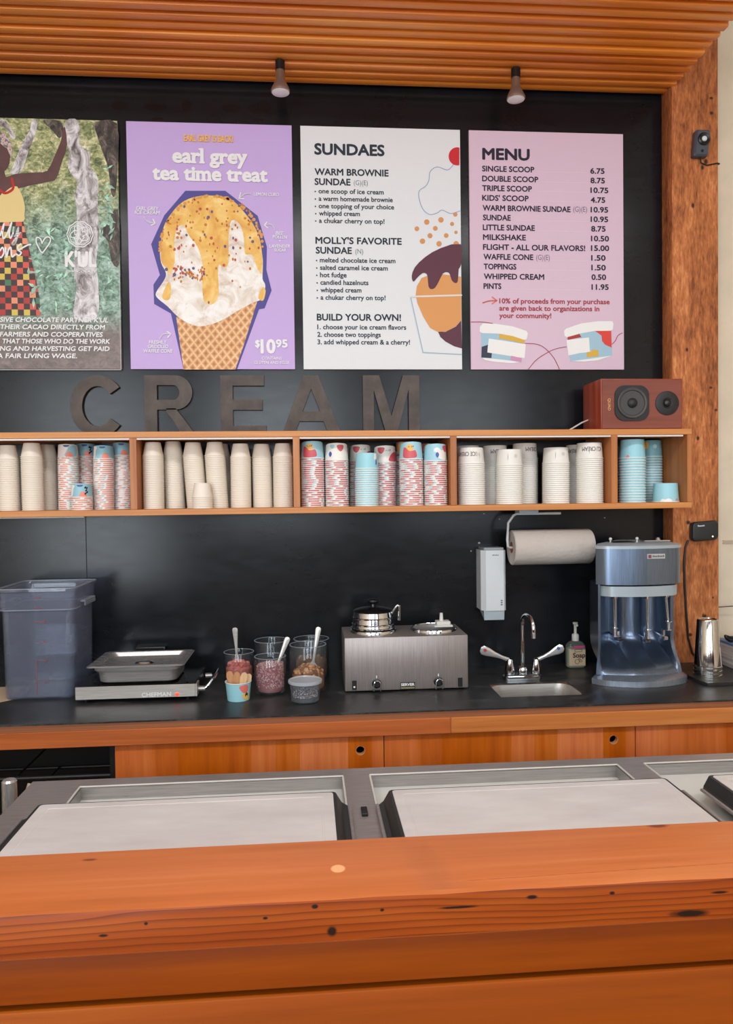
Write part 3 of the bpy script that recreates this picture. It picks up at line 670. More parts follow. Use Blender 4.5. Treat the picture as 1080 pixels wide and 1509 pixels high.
art(t, 'tub_patch_print', 4, (62, 66, 86), lambda mb, Y: area_fill(mb, cm, [(118, 1315), (155, 1303), (151, 1348), (178, 1352), (175, 1381), (116, 1378)], Y), 'ink_blue')
art(t, 'tub_patch_print', 4, (212, 152, 188), lambda mb, Y: area_fill(mb, cm, [(290, 1367), (352, 1381), (350, 1405), (285, 1392)], Y), 'rose')
art(t, 'tub_patch_print', 4, (222, 76, 66), lambda mb, Y: area_fill(mb, cm, [(780, 1222), (876, 1221), (879, 1320), (840, 1302), (822, 1280), (820, 1250), (800, 1234)], Y), 'scarlet')
art(t, 'tub_patch_print', 4, (178, 62, 62), lambda mb, Y: area_fill(mb, cm, [(620, 1258), (690, 1239), (702, 1258), (622, 1275)], Y), 'dull_red')

# ---------------------------------------------------------------- big letters on the shelf
mt, nt, b = new_mat('raw_board_letter'); MC['raw_board_letter'] = mt
f = noise(nt, coord(nt, (1, 1, 1)), 14, 5, .65); nt.links.new(ramp(nt, f, [(.35, (64, 56, 51)), (.65, (92, 81, 74))]), b.inputs['Base Color']); b.inputs['Roughness'].default_value = .6
SHT = 1.802                                  # top of the cup shelf
def bigletter(ch, px0, px1, pt=553, D=.012):
    Y = -.016; Y0 = -.004
    p0, p1 = at(px0, 600, Y), at(px1, 600, Y); zt = at((px0+px1)/2, pt, Y).z; w = p1.x-p0.x; hgt = zt-SHT-.0015
    L = []
    def R(a, b): return (p0.x+a*w, b*hgt+SHT+.0015)
    polys = []
    if ch == 'C':
        o, i = [], []
        for k in range(41):
            a = math.radians(38+284*k/40); ca, sa = math.cos(a), math.sin(a); o.append((.53+.53*ca, .5+.5*sa)); i.append((.53+.30*ca, .5+.325*sa))
        polys.append(o+i[::-1])
    elif ch == 'R':
        polys.append([(0, 0), (.24, 0), (.24, 1), (0, 1)]); 
        o = [(.24, 1), (.60, 1)]+[(.60+.33*math.sin(a), .72+.28*math.cos(a)) for a in [PI*k/12 for k in range(1, 12)]]+[(.60, .44), (.24, .44)]
        i = [(.24, .60), (.56, .60)]+[(.56+.12*math.sin(a), .72-.12*math.cos(a)) for a in [PI*k/8 for k in range(1, 8)]]+[(.56, .84), (.24, .84)]
        polys.append(o+i[::1]); polys.append([(.42, .46), (.60, .46), (.78, .26), (1.0, 0), (.73, 0), (.54, .28), (.42, .40)])
    elif ch == 'E':
        polys.append([(0, 0), (1, 0), (1, .17), (.27, .17), (.27, .43), (.92, .43), (.92, .60), (.27, .60), (.27, .83), (.96, .83), (.96, 1), (0, 1)])
    elif ch == 'A':
        polys.append([(0, 0), (.21, 0), (.30, .24), (.70, .24), (.79, 0), (1, 0), (.62, 1), (.5, 1), (.5, .78), (.645, .40), (.355, .40), (.5, .78), (.5, 1), (.38, 1)])
    elif ch == 'M':
        polys.append([(0, 0), (.19, 0), (.19, .76), (.41, 0), (.59, 0), (.81, .76), (.81, 0), (1, 0), (1, 1), (.71, 1), (.5, .32), (.29, 1), (0, 1)])
    mb = MB()
    for P in polys:
        pts = [R(a, b_) for a, b_ in P]
        tris = tessellate_polygon([[Vector((x, z, 0)) for x, z in pts]])
        fr = [mb.bm.verts.new((x, Y, z)) for x, z in pts]; bk = [mb.bm.verts.new((x, Y0, z)) for x, z in pts]
        for tt in tris:
            for vs in (fr, bk):
                try: mb.bm.faces.new([vs[i] for i in tt])
                except ValueError: pass
        for k in range(len(pts)):
            j = (k+1) % len(pts)
            try: mb.bm.faces.new((fr[k], fr[j], bk[j], bk[k]))
            except ValueError: pass
    org = (p0.x+w/2, Y, SHT+.0015)
    o = build('wall_letter', mb, MC['raw_board_letter'], loc=org, smooth=0)
    setp(o, 'grey-brown cut-out letter %s standing on the cup shelf against the black wall' % ch, 'letter', 'cut-out shop letters')
for ch, a, b_ in (('C', 103, 180), ('R', 213, 289), ('E', 325, 392), ('A', 414, 503), ('M', 535, 618)): bigletter(ch, a, b_)

# ================================================================ cup shelf
SF = -.25; SB = 1.514; BT = .021            # front edge, underside, board thickness
ply = wood('ply_face', (184, 112, 54), (208, 138, 74), (226, 162, 98), axis=0, fine=120, rough=.45, coarse=12)
plyv = wood('ply_side', (150, 84, 42), (182, 112, 60), (204, 136, 80), axis=2, fine=90, rough=.45, coarse=9)
SX0, SX1 = -1.6, 1.864
t = thing('cup_shelf', 'long plywood shelf of open compartments mounted on the black wall, full of cups', 'shelf', (.2, -.125, SB))
mb = MB(); mb.box(SX0, SX1, SF, -.001, SHT-BT, SHT, .0012, 1); build('top_board', mb, ply, t)
mb = MB(); mb.box(SX0, SX1, SF, -.001, SB, SB+BT, .0012, 1); build('bottom_board', mb, ply, t)
mb = MB(); mb.box(SX1-.018, SX1, SF-.0006, -.001, SB+BT+.0003, SHT-BT-.0003, .001, 1); build('end_panel', mb, plyv, t)
DIV = []
for px in (196.5, 437, 668.5, 905.5):
    x = at(px, 700, SF).x; DIV.append(x)
    mb = MB(); mb.box(x-.0115, x+.0115, SF-.0004, -.001, SB+BT+.0003, SHT-BT-.0003, .001, 1); build('divider', mb, plyv, t)
mb = MB(); mb.box(SX0, SX1-.03, SF+.004, SF+.022, SHT-BT-.0065, SHT-BT, .001, 1); o = build('white_strip', mb, pbr('white_strip', (232, 226, 222), .45), t); o['label'] = 'white strip under the top board'
mb = MB(); x = at(125, 764, SF+.02).x; mb.box(SX0, x, SF+.012, SF+.05, SB-.004, SB, .001, 1); o = build('under_strip', mb, pbr('white_strip', (232, 226, 222), .45), t); o['label'] = 'pale strip under the bottom board'

# ---------------------------------------------------------------- paper cups
ONES = 'first second third fourth fifth sixth seventh eighth ninth tenth eleventh twelfth thirteenth fourteenth fifteenth sixteenth seventeenth eighteenth nineteenth twentieth'.split()
def ordw(n):
    if n <= 20: return ONES[n-1]
    t_, r = divmod(n, 10); tens = {2: 'twent', 3: 'thirt', 4: 'fort'}[t_]
    return tens+'ieth' if r == 0 else tens+'y-'+ONES[r-1]
def print_mat(name, cols, scale, navy=True, seed=0.0, base=.5):
    mt, nt, b = new_mat(name); MC[name] = mt
    v = coord(nt, (1, 1, .9), loc=(seed, seed*.7, seed*.3))
    f = noise(nt, v, scale, 1, .3, .4); g = noise(nt, coord(nt, (1, 1, 1), loc=(seed+5, 2, seed)), scale*1.25, 0, .3)
    stops = [(p, c) for p, c in cols]
    c = ramp(nt, f, stops, 'CONSTANT')
    if navy: c = mixc(nt, math_(nt, 'GREATER_THAN', g, .70), c, lin((64, 92, 168)))
    h = noise(nt, coord(nt, (1, 1, 1), loc=(9, seed, 4)), scale*.9, 0, .3)
    c = mixc(nt, math_(nt, 'GREATER_THAN', h, .70), c, lin((240, 190, 110)))
    nt.links.new(c, b.inputs['Base Color']); b.inputs['Roughness'].default_value = .42
    return mt
plain = pbr('white_paper', (238, 226, 210), .5)
rimw = pbr('white_rim', (240, 236, 232), .45)
cream_paper = pbr('cream_paper', (238, 234, 226), .5)
P_A = print_mat('mixed_print', [(0, (226, 150, 128)), (.42, (236, 228, 222)), (.5, (160, 190, 194)), (.57, (230, 166, 146)), (.66, (236, 228, 222))], 17, seed=.37)
P_B = print_mat('bold_print', [(0, (206, 112, 112)), (.45, (238, 230, 222)), (.53, (176, 206, 212)), (.6, (210, 122, 122)), (.68, (238, 230, 222))], 15, seed=1.13)
P_C = pbr('light_blue_paper', (158, 214, 226), .42)
P_D = pbr('teal_paper', (132, 186, 194), .42)
def cup_mesh(name, r, rb, h, lip, mats, n=48, rh=.003):
    """upside down: open rim at the bottom, base on top; thin wall so that cups nest"""
    tk = .00022
    prof = [(r-lip+.0003, .0003), (r-.0004, 0), (r, .0006), (r, rh-.0006), (r-.0004, rh), (r-lip, rh+.0002), (rb+.0004, h-.0012), (rb, h-.0003), (rb-.0012, h), (rb-.0022, h-.0015), (0, h-.0015), (0, h-.002), (rb-.0026, h-.002), (rb+.0004-tk, h-.0022), (r-lip-tk+.0002, rh*.8), (r-lip+.0003, .0003)]
    mis = [0, 0, 0, 0, 0, 1, 1, 1, 1, 1, 1, 0, 0, 0, 0]
    mb = MB(); mb.lathe(prof, (0, 0, 0), n, mis=mis)
    bmesh.ops.remove_doubles(mb.bm, verts=mb.bm.verts, dist=1e-6); bmesh.ops.recalc_face_normals(mb.bm, faces=mb.bm.faces)
    me = bpy.data.meshes.new(name); mb.bm.to_mesh(me); mb.bm.free()
    for q in mats: me.materials.append(q)
    me.polygons.foreach_set('use_smooth', [True]*len(me.polygons)); me.set_sharp_from_angle(angle=math.radians(40))
    return me
KIND = {  # r, r_base, height, pitch, mesh
 'plain': dict(r=.0375, rb=.0262, h=.050, p=.0064, name='paper_cup', word='plain white cup', me=cup_mesh('paper_cup', .0375, .0262, .050, .0019, [plain, plain], rh=.0026)),
 'mixed': dict(r=.0365, rb=.0318, h=.046, p=.0071, name='printed_cup', word='patterned cup', me=cup_mesh('printed_cup', .0365, .0318, .046, .0016, [rimw, P_A])),
 'bold': dict(r=.0433, rb=.0375, h=.057, p=.0075, name='printed_cup', word='red-patterned cup', me=cup_mesh('printed_cup', .0433, .0375, .057, .0016, [rimw, P_B])),
 'sky': dict(r=.0433, rb=.0375, h=.057, p=.0078, name='sky_blue_cup', word='light blue cup', me=cup_mesh('sky_blue_cup', .0433, .0375, .057, .0016, [rimw, P_C])),
 'letter': dict(r=.0508, rb=.0437, h=.0587, p=.0074, name='lettered_cup', word='lettered white cup', me=cup_mesh('lettered_cup', .0508, .0437, .0587, .0026, [cream_paper, cream_paper])),
 'blue': dict(r=.049, rb=.0415, h=.070, p=.0102, name='large_blue_cup', word='large blue cup', me=cup_mesh('large_blue_cup', .049, .0415, .070, .0018, [rimw, P_C])),
 'teal': dict(r=.0435, rb=.0375, h=.064, p=.0102, name='teal_cup', word='teal paper cup', me=cup_mesh('teal_cup', .0435, .0375, .064, .0018, [rimw, P_D])),
}
SZ = SB+BT
def wrap_fill(mb, P, W3, step=.0016):
    """fill an outline with narrow upright strips laid on a curved wall"""
    xs = [p[0] for p in P]; x0, x1 = min(xs)+1e-5, max(xs)-1e-5; n = max(2, int((x1-x0)/step))
    def cuts(x):
        ys = []
        for a, b_ in zip(P, P[1:]+P[:1]):
            if (a[0] <= x) != (b_[0] <= x): ys.append(a[1]+(b_[1]-a[1])*(x-a[0])/(b_[0]-a[0]))
        return sorted(ys)
    for i in range(n):
        xa, xb = x0+(x1-x0)*i/n, x0+(x1-x0)*(i+1)/n; ca, cb, cm = cuts(xa), cuts(xb), cuts((xa+xb)/2)
        if len(ca) != len(cm): ca = cm
        if len(cb) != len(cm): cb = cm
        for q in range(0, len(cm)-1, 2):
            try: mb.bm.faces.new([mb.bm.verts.new(W3(*t_)) for t_ in ((xa, ca[q]), (xb, cb[q]), (xb, cb[q+1]), (xa, ca[q+1]))])
            except ValueError: pass
def cup_text(par, kd, s, a0, z, cap, col, flip=True, width=0):
    """words wrapped round an upside-down cup"""
    mb = MB(); k = KIND[kd]
    for kk, (pts, fs) in enumerate(text_pts(s, width, cap, .02)):
        wv = max(p[0] for p in text_pts(s, width, cap)[0][0])
        vs = []
        for x, y in pts:
            zz = z-(y if flip else -y); rr = k['r']-.0018+(k['rb']-k['r']+.0022)*zz/k['h']+.0004+.00004*kk
            a = a0+((wv/2-x) if flip else (x-wv/2))/rr
            vs.append(mb.bm.verts.new((rr*math.sin(a), -rr*math.cos(a), zz)))
        mb._fin([mb.bm.faces.new([vs[i] for i in f]) for f in fs])
    me_o = build('lettering', mb, pbr('ink_'+s[:3]+str(col[0]), col, .5), smooth=0, normals=False)
    me_o.parent = par; return me_o
def cup_blob(par, kd, shape, a0, z0, col, name='print_patch', off=.0004):
    """a printed patch wrapped on the cup: outline in metres (across, up the upright cup)"""
    mb = MB(); k = KIND[kd]; vs = []
    def W3(x, y):
        zz = z0+y; rr = k['r']-.0016+(k['rb']-k['r']+.0020)*zz/k['h']+off+.0002; a = a0+x/rr
        return (rr*math.sin(a), -rr*math.cos(a), zz)
    wrap_fill(mb, smooth_pts(shape, 4), W3)
    o = build(name, mb, pbr('ink_patch_%d_%d_%d' % col, col, .45), smooth=0, normals=False); o.parent = par; return o
def stack(kd, px_b, px_t, py_top, Y, desc, grp, n=None, rot=None, stuff=False, zoff=0.0):
    k = KIND[kd]; y = Y
    xb = at(px_b, 745, y).x; zt = at(px_t, py_top, y-k['rb']*.6).z
    xt = at(px_t, py_top+18, y).x
    cells = [-9]+DIV+[SX1-.0065]
    for a, b_ in zip(cells, cells[1:]):
        if a < xb < b_:
            lo, hi = a+.0118+k['r']+.0006, b_-.0118-k['r']-.0006
            xb = min(max(xb, lo), hi); xt = min(max(xt, lo), hi)
    if n is None: n = max(1, int(round((zt-SZ-.0008-k['h'])/k['p']))+1)
    r = random.Random(int(px_b*13)); out = []
    if stuff:
        mb = MB()
        for i in range(n):
            bm2 = bmesh.new(); bm2.from_mesh(k['me']); f = i/max(1, n-1)
            bmesh.ops.translate(bm2, verts=bm2.verts, vec=(xb+(xt-xb)*f, y, SZ+.0006+i*k['p'])); tmp = bpy.data.meshes.new('tmp'); bm2.to_mesh(tmp); bm2.free(); mb.bm.from_mesh(tmp); bpy.data.meshes.remove(tmp)
        o = build('paper_cups_behind', mb, list(k['me'].materials), loc=(xb, y, SZ)); return setp(o, desc, 'cups', None, 'stuff')
    for i in range(n):
        o = bpy.data.objects.new(k['name'], k['me']); COL.objects.link(o)
        f = i/max(1, n-1)
        o.location = (xb+(xt-xb)*f, y, SZ+.0006+i*k['p'])
        o.rotation_euler = (0, 0, (rot if rot is not None and i == n-1 else r.uniform(-.5, .5)+(rot or 0)))
        pos = n-i
        lab = ('%s, topmost of the %s' % (k['word'], desc)) if pos == 1 else ('%s, %s from top of the %s' % (k['word'], ordw(pos), desc))
        if n == 1: lab = desc
        setp(o, lab, 'cup', grp); out.append(o)
    return out
FRT, REAR = -.172, -.068
g1 = 'plain white cups on the shelf'
L1 = 'leftmost compartment'
stack('plain', 14.5, 12, 657, -.15, 'leftmost white stack in the '+L1, g1)
stack('plain', 49.2, 46.9, 653.8, -.165, 'second white stack in the '+L1, g1)
stack('plain', 71, 69.5, 656, -.07, 'rear white stack in the '+L1, g1)
g2 = 'small printed cups in the leftmost compartment'
A1 = stack('mixed', 101.7, 100.5, 654, -.125, 'first printed stack in the '+L1, g2, rot=.4)
A2 = stack('mixed', 127.5, 127, 655, -.05, 'printed stack behind the short one', g2, rot=1.2)
A3 = stack('mixed', 120.8, 120.8, 716.7, -.205, 'short printed stack in the '+L1, g2, n=7, rot=2.0)
A4 = stack('mixed', 153, 153, 656.7, -.145, 'printed stack right of the short one', g2, rot=2.9)
A5 = stack('mixed', 181.5, 180.5, 653, -.09, 'printed stack against the first divider', g2, rot=3.8)
L2 = 'all-white compartment'
for i, (b_, t_, py, y) in enumerate(((226, 224.3, 651, -.162), (258.5, 255, 651.5, -.105), (291, 284.5, 650.5, -.14), (321.7, 316.7, 651, -.15), (355.4, 354.4, 654, -.15), (387.7, 385.6, 653, -.125), (421.3, 421, 654, -.15))):
    stack('plain', b_, t_, py, y, '%s tall stack in the %s' % (ONES[i], L2), g1)
stack('plain', 298.6, 298, 708.7, -.212, 'short front stack in the '+L2, g1, n=7)
stack('plain', 329, 325, 654.6, -.06, 'rear stack of plain white cups glimpsed between two tall stacks', g1, stuff=True)
g3 = 'bold printed cups in the middle compartment'
L3 = 'middle compartment'
B1 = stack('bold', 461, 459.7, 652.8, -.16, 'leftmost stack in the '+L3, g3)
B2 = stack('bold', 497, 496, 655, -.16, 'second stack in the '+L3, g3)
B3 = stack('bold', 531, 531, 658, -.065, 'stack behind the light blue cups', g3)
B4 = stack('sky', 540.5, 540.5, 669, -.19, 'front stack in the '+L3, 'light blue cups in the middle compartment')
B5 = stack('bold', 567, 567, 658.5, -.115, 'stack right of the light blue cups', g3)
B6 = stack('bold', 606.6, 605.4, 654.5, -.196, 'second front stack from right, '+L3, g3)
B7 = stack('bold', 598.6, 598.6, 652, -.066, 'rear stack second from right, '+L3, g3)
B8 = stack('bold', 644.4, 643, 657.5, -.196, 'rightmost front stack in the '+L3, g3)
B9 = stack('bold', 640, 640, 654.5, -.068, 'rear stack furthest right in the '+L3, g3)
g4 = 'white ice cream cups with lettering'
L4 = 'lettered-cup compartment'
C1 = stack('letter', 695, 694, 660, FRT, 'leftmost front stack in the '+L4, g4, rot=0)
C2 = stack('letter', 688.5, 688.5, 656, -.056, 'leftmost rear stack in the '+L4, g4, rot=0)
C3 = stack('letter', 729, 729, 655, -.056, 'second rear stack in the '+L4, g4, rot=0)
C4 = stack('letter', 750, 750, 661.6, FRT, 'second front stack in the '+L4, g4, rot=0)
C5 = stack('letter', 773, 773, 653.5, -.056, 'third rear stack in the '+L4, g4, rot=0)
C6 = stack('letter', 819, 819, 658.5, -.145, 'stack standing alone in the '+L4, g4, rot=0)
C7 = stack('letter', 860, 860, 655, -.056, 'rear stack furthest right in the '+L4, g4, rot=0)
C8 = stack('letter', 877, 876.4, 653.5, FRT, 'rightmost front stack in the '+L4, g4, rot=0)
g5 = 'blue cups in the end compartment'
D1 = stack('blue', 931.5, 931.5, 645.8, -.165, 'tall front stack in the end compartment', g5, rot=0)
D2 = stack('teal', 965, 965, 649.5, -.055, 'rear stack in the end compartment', 'teal cups in the end compartment', rot=0)
D3 = stack('blue', 983, 983, 710, -.185, 'single light blue cup standing by itself beside the blue stacks', g5, n=1, rot=0)
# words and drawings on the cups that stand on top
INK = (108, 92, 96)
for st, a0 in ((C1, -.62), (C2, .3), (C3, .25), (C5, .62), (C7, -.5), (C8, -.12)): cup_text(st[-1], 'letter', 'ICE CREAM', a0, .0425, .0145, INK, width=.076)
for st in (C1, C4, C6, C8):
    P = [(.007*math.cos(2*PI*i/10), .007*math.sin(2*PI*i/10)) for i in range(10)]
    cup_blob(st[-1], 'letter', P, .28, .034, (214, 208, 202))
    cup_blob(st[-1], 'letter', [(-.0006, -.012), (.0006, -.012), (.0006, .012), (-.0006, .012)], -.35 if st is not C1 else .5, .030, (128, 120, 124))
RED, YEL, NVY, CRM, SKY = (214, 92, 100), (242, 190, 96), (62, 96, 180), (244, 240, 232), (166, 212, 224)
heart = [(0, -.010), (.006, -.002), (.0055, .005), (0, .010), (-.0055, .005), (-.006, -.002)]
blobR = [(-.034, -.022), (.012, -.022), (.016, -.008), (.010, .004), (0, .002), (-.012, .002), (-.026, .014), (-.034, .010)]
blobY = [(-.018, .0), (-.002, .0), (.004, .008), (.0, .020), (-.012, .024), (-.022, .014)]
def scribble(c_, a0, z0):
    for q, P in enumerate(([(-.012, -.002), (-.009, .003), (-.0075, .0026), (-.0105, -.0022)], [(-.007, -.002), (-.004, .0015), (-.0025, -.002), (-.0035, -.0022), (-.0042, .0004), (-.006, -.0024)], [(0, -.002), (.0012, .004), (.0026, .004), (.0014, -.002)], [(.004, -.001), (.0075, .0046), (.009, .004), (.0056, -.0016)])): cup_blob(c_, 'bold', P, a0, z0, (34, 32, 38), 'scribble', off=.0012)
for st, yaw in ((B1, 0), (B6, 0)):
    c_ = st[-1]; c_.rotation_euler.z = 0
    cup_blob(c_, 'bold', [(-.056, -.026), (.06, -.026), (.06, .026), (-.056, .026)], 0, .030, SKY, off=.0003)
    cup_blob(c_, 'bold', blobR, 0, .028, RED, off=.0008); cup_blob(c_, 'bold', blobY, 0, .030, YEL, off=.0006); scribble(c_, -.22 if st is B1 else -.1, .044)
for st in (B2, B8):
    c_ = st[-1]; c_.rotation_euler.z = 0
    cup_blob(c_, 'bold', [(-.056, -.026), (.056, -.026), (.056, .026), (-.056, .026)], 0, .030, SKY if st is B8 else CRM, off=.0003)
    if st is B8: cup_blob(c_, 'bold', [(-.014, .004), (-.004, .0), (.004, -.020), (.034, -.024), (.036, .014), (.016, .008), (.002, .018), (-.010, .016)], .05, .030, CRM, off=.0005)
    cup_blob(c_, 'bold', heart, -.62 if st is B2 else .0, .022, NVY, off=.0009)
    cup_blob(c_, 'bold', [(-.012, .010), (.012, .010), (.010, -.004), (0, -.012), (-.010, -.004)], .32 if st is B2 else .85, .044, RED, off=.0009)
    cup_blob(c_, 'bold', [(-.009, .006), (.008, .006), (.007, -.004), (-.002, -.007)], -.45, .049, SKY, off=.0007)
for st in (B3, B5):
    c_ = st[-1]; c_.rotation_euler.z = 0
    cup_blob(c_, 'bold', [(-.056, -.026), (.056, -.026), (.056, .026), (-.056, .026)], 0, .030, CRM, off=.0003)
    cup_blob(c_, 'bold', [(-.014, .010), (.012, .010), (.010, -.004), (0, -.012), (-.012, -.004)], -.45, .044, RED, off=.0009)
    cup_blob(c_, 'bold', [(-.012, -.022), (.026, -.022), (.03, .006), (.012, .010), (-.004, .0)], .55, .028, RED, off=.0009); scribble(c_, .25, .044)
c_ = B4[-1]; c_.rotation_euler.z = 0
cup_blob(c_, 'sky', [(-.006, -.009), (.006, -.006), (.006, .010), (-.004, .012)], .78, .042, CRM, off=.0008); cup_blob(c_, 'sky', [(-.004, -.009), (.003, -.009), (.003, .008), (0, .010)], .86, .026, NVY, off=.0009)
LB = (150, 196, 208); CO = (238, 140, 118)
for st, r_ in ((A1, 0), (A2, 0), (A3, 0), (A4, 0), (A5, 0)):
    c_ = st[-1]; c_.rotation_euler.z = 0
    cup_blob(c_, 'mixed', [(-.052, -.0195), (.052, -.0195), (.052, .0195), (-.052, .0195)], 0, .024, (238, 226, 220) if st in (A1,) else LB, off=.0003)
    if st is A1: cup_blob(c_, 'mixed', [(-.004, -.018), (.036, -.018), (.036, .017), (.012, .016), (.004, .004)], .1, .024, LB, off=.0006)
    if st in (A4, A3): cup_blob(c_, 'mixed', [(-.034, -.019), (-.012, -.018), (-.008, .004), (-.004, .019), (-.034, .019)], -.4, .024, (242, 240, 236), off=.0006)
    cup_blob(c_, 'mixed', [(-.010, -.010), (.014, -.010), (.011, .003), (.002, .008), (-.007, .004)], .35, .013, CO, off=.0008)
    cup_blob(c_, 'mixed', [(-.010, .003), (.010, .003), (.006, -.003), (-.006, -.003)], .1, .041, (58, 92, 150), off=.0008)
    if st in (A2, A3):
        for q, (a_, z_) in enumerate(((.62, .036), (.70, .026), (.62, .015), (.80, .020), (.78, .034))): cup_blob(c_, 'mixed', [(-.0034, -.004), (.001, -.0048), (.004, .001), (.0012, .004), (-.0004, .0005), (-.0030, .002)], a_, z_, (30, 30, 36), 'scribble', off=.0009)
c_ = D1[-1]; cup_blob(c_, 'blue', [(-.008, -.018), (.006, -.016), (.008, .010), (0, .018), (-.008, .006)], .95, .048, YEL, off=.0008)
cup_blob(c_, 'blue', [(-.006, -.004), (.006, -.004), (.002, .004), (-.004, .003)], -.75, .008, CO, off=.0008)
c_ = D2[-1]; cup_blob(c_, 'teal', [(.008*math.cos(a), .008*math.sin(a)) for a in [2*PI*i/10 for i in range(10)]], -.05, .040, (190, 214, 218), off=.0006)
cup_blob(c_, 'teal', [(-.008, -.010), (.006, -.010), (.006, .012), (-.008, .012)], -.85, .044, YEL, off=.0006)
for q in ((.55, .045), (.7, .05), (.6, .036), (.75, .039)): cup_blob(c_, 'teal', [(.0022*math.cos(a), .0022*math.sin(a)) for a in [2*PI*i/6 for i in range(6)]], q[0], q[1], (52, 78, 84), off=.0007)
c_ = D3[0]; cup_blob(c_, 'blue', [(-.022, -.004), (.020, -.004), (.006, .006), (-.006, .002), (-.016, .004)], -.35, .008, (240, 240, 238), off=.0007); cup_blob(c_, 'blue', [(-.006, -.004), (.008, -.003), (.002, .004), (-.005, .003)], .5, .009, CO, off=.0008)

# ---------------------------------------------------------------- loudspeaker on the shelf
mah = wood('mahogany', (112, 40, 22), (150, 62, 38), (174, 86, 56), axis=2, fine=110, rough=.4, coarse=14)
t = thing('loudspeaker', 'reddish wooden two-driver loudspeaker lying on top of the cup shelf', 'speaker', (1.688, -.14, SHT))
XL, XR, ZT, YF = 1.534, 1.841, SHT+.185, -.225
mb = MB(); mb.box(XL, XR, YF, -.05, SHT, ZT, .0025, 2); build('cabinet', mb, mah, t)
mb = MB(); mb.box(XL+.004, XR-.004, YF-.003, YF, SHT+.004, ZT-.004, .001, 1); build('front_baffle', mb, wood('mahogany_front', (112, 52, 38), (134, 68, 52), (152, 84, 66), axis=0, fine=60, rough=.5), t)
blk = pbr('speaker_black', (30, 30, 32), .5)
c0 = at(931, 594, YF-.005)
mb = MB(); mb.prism([(a, YF-.0031, b_) for a, b_ in rrect(c0.x-.064, c0.x+.064, c0.z-.064, c0.z+.064, .036, 8)], (0, -.005, 0)); wf = build('woofer', mb, blk, t)
mb = MB(); mb.lathe([(.054, -.009), (.056, -.012), (.053, -.0135), (.047, -.0125), (.044, -.009), (.022, -.0085), (.018, -.0085)], (c0.x, YF, c0.z), 40, 'Y'); build('cone', mb, pbr('speaker_cone', (66, 64, 64), .45), wf)
mb = MB(); mb.lathe([(.018, -.0085), (.0175, -.013), (.012, -.018), (.006, -.0205), (0, -.021)], (c0.x, YF, c0.z), 28, 'Y'); build('dust_cap', mb, blk, wf)
c0 = at(983, 594, YF-.005)
mb = MB(); mb.lathe([(0, -.0031), (.044, -.0031), (.044, -.0065), (.042, -.0075), (.020, -.0075), (.018, -.0095), (.0165, -.0085), (0, -.0085)], (c0.x, YF, c0.z), 36, 'Y'); tw = build('tweeter', mb, blk, t)
mb = MB(); mb.lathe([(.0145, -.0085), (.013, -.013), (.008, -.0165), (0, -.018)], (c0.x, YF, c0.z), 24, 'Y'); build('dome', mb, pbr('speaker_dome', (20, 20, 22), .3), tw)
c0 = at(897.5, 587, YF-.004)
mb = MB(); flat_text(mb, 'QUAD', (c0.x-.004, YF-.0034, c0.z), (0, 0, -1), (1, 0, 0), .044, .0095, .05); build('lettering', mb, pbr('gold_ink', (206, 150, 84), .4), t, smooth=0, normals=False)
mb = MB(); p0 = at(858, 619, -.1); 
mb.tube([(XL, -.10, p0.z), (XL-.03, -.11, p0.z-.012), (at(836, 632, -.12).x, -.12, SHT+.004), (at(826, 632, -.10).x, -.06, SHT+.003), (at(820, 632, -.06).x, -.02, SHT+.003)], .003, 8)
setp(build('speaker_wire', mb, pbr('white_cable', (214, 210, 204), .5), loc=(XL, -.1, SHT)), 'short white cable running from the loudspeaker along the shelf top', 'cable')

# ================================================================ back counter
lam = None
mt, nt, b = new_mat('black_laminate'); MC['black_laminate'] = mt
g = noise(nt, coord(nt, (1, 1.8, 1)), 5, 6, .65, .8); h = noise(nt, coord(nt, (1, 2.2, 1)), 42, 4, .6)
f = math_(nt, 'ADD', math_(nt, 'MULTIPLY', g, .6), math_(nt, 'MULTIPLY', h, .4))
nt.links.new(ramp(nt, f, [(.34, (26, 26, 27)), (.52, (42, 42, 43)), (.68, (86, 86, 86))]), b.inputs['Base Color'])
nt.links.new(math_(nt, 'ADD', .24, math_(nt, 'MULTIPLY', f, .32)), b.inputs['Roughness']); bump(nt, b, h, .04)
CF = -.571                                   # front edge of the worktop
SKX0, SKX1, SKY0, SKY1 = 1.098, 1.385, -.452, -.275
t = thing('worktop', 'long black laminate worktop with a plywood edge along the back wall', 'countertop', (.3, -.3, CZ))
mb = MB()
for x0, x1, y0, y1 in ((-1.7, SKX0, CF, -.001), (SKX1, 3.0, CF, -.0865), (SKX0, SKX1, CF, SKY0), (SKX0, SKX1, SKY1, -.001), (SKX1, 1.874, -.0865, -.001)): mb.box(x0, x1, y0, y1, CZ-.005, CZ)
build('slab', mb, MC['black_laminate'], t, smooth=0)
lay = wood('ply_layers', (92, 48, 28), (146, 88, 54), (184, 122, 80), axis=0, fine=170, rough=.55, coarse=60, contrast=.9)
mb = MB()
for x0, x1, y0, y1 in ((-1.7, SKX0, CF, -.001), (SKX1, 1.87, CF, -.0865), (SKX0, SKX1, CF, SKY0), (SKX0, SKX1, SKY1, -.001), (1.87, 3.0, CF, -.0865)): mb.box(x0, x1, y0+.001, y1, CZ-.024, CZ-.0052)
build('plywood_core', mb, lay, t, smooth=0)
fir = wood('fir_trim', (178, 98, 40), (208, 126, 62), (228, 152, 88), axis=0, fine=80, rough=.4, coarse=8, coat=.15)
fir2 = wood('fir_trim_red', (166, 84, 36), (198, 106, 52), (216, 130, 74), axis=0, fine=80, rough=.4, coarse=8, coat=.15, offset=(2, 1, 4))
xj = at(664, 1068, CF).x
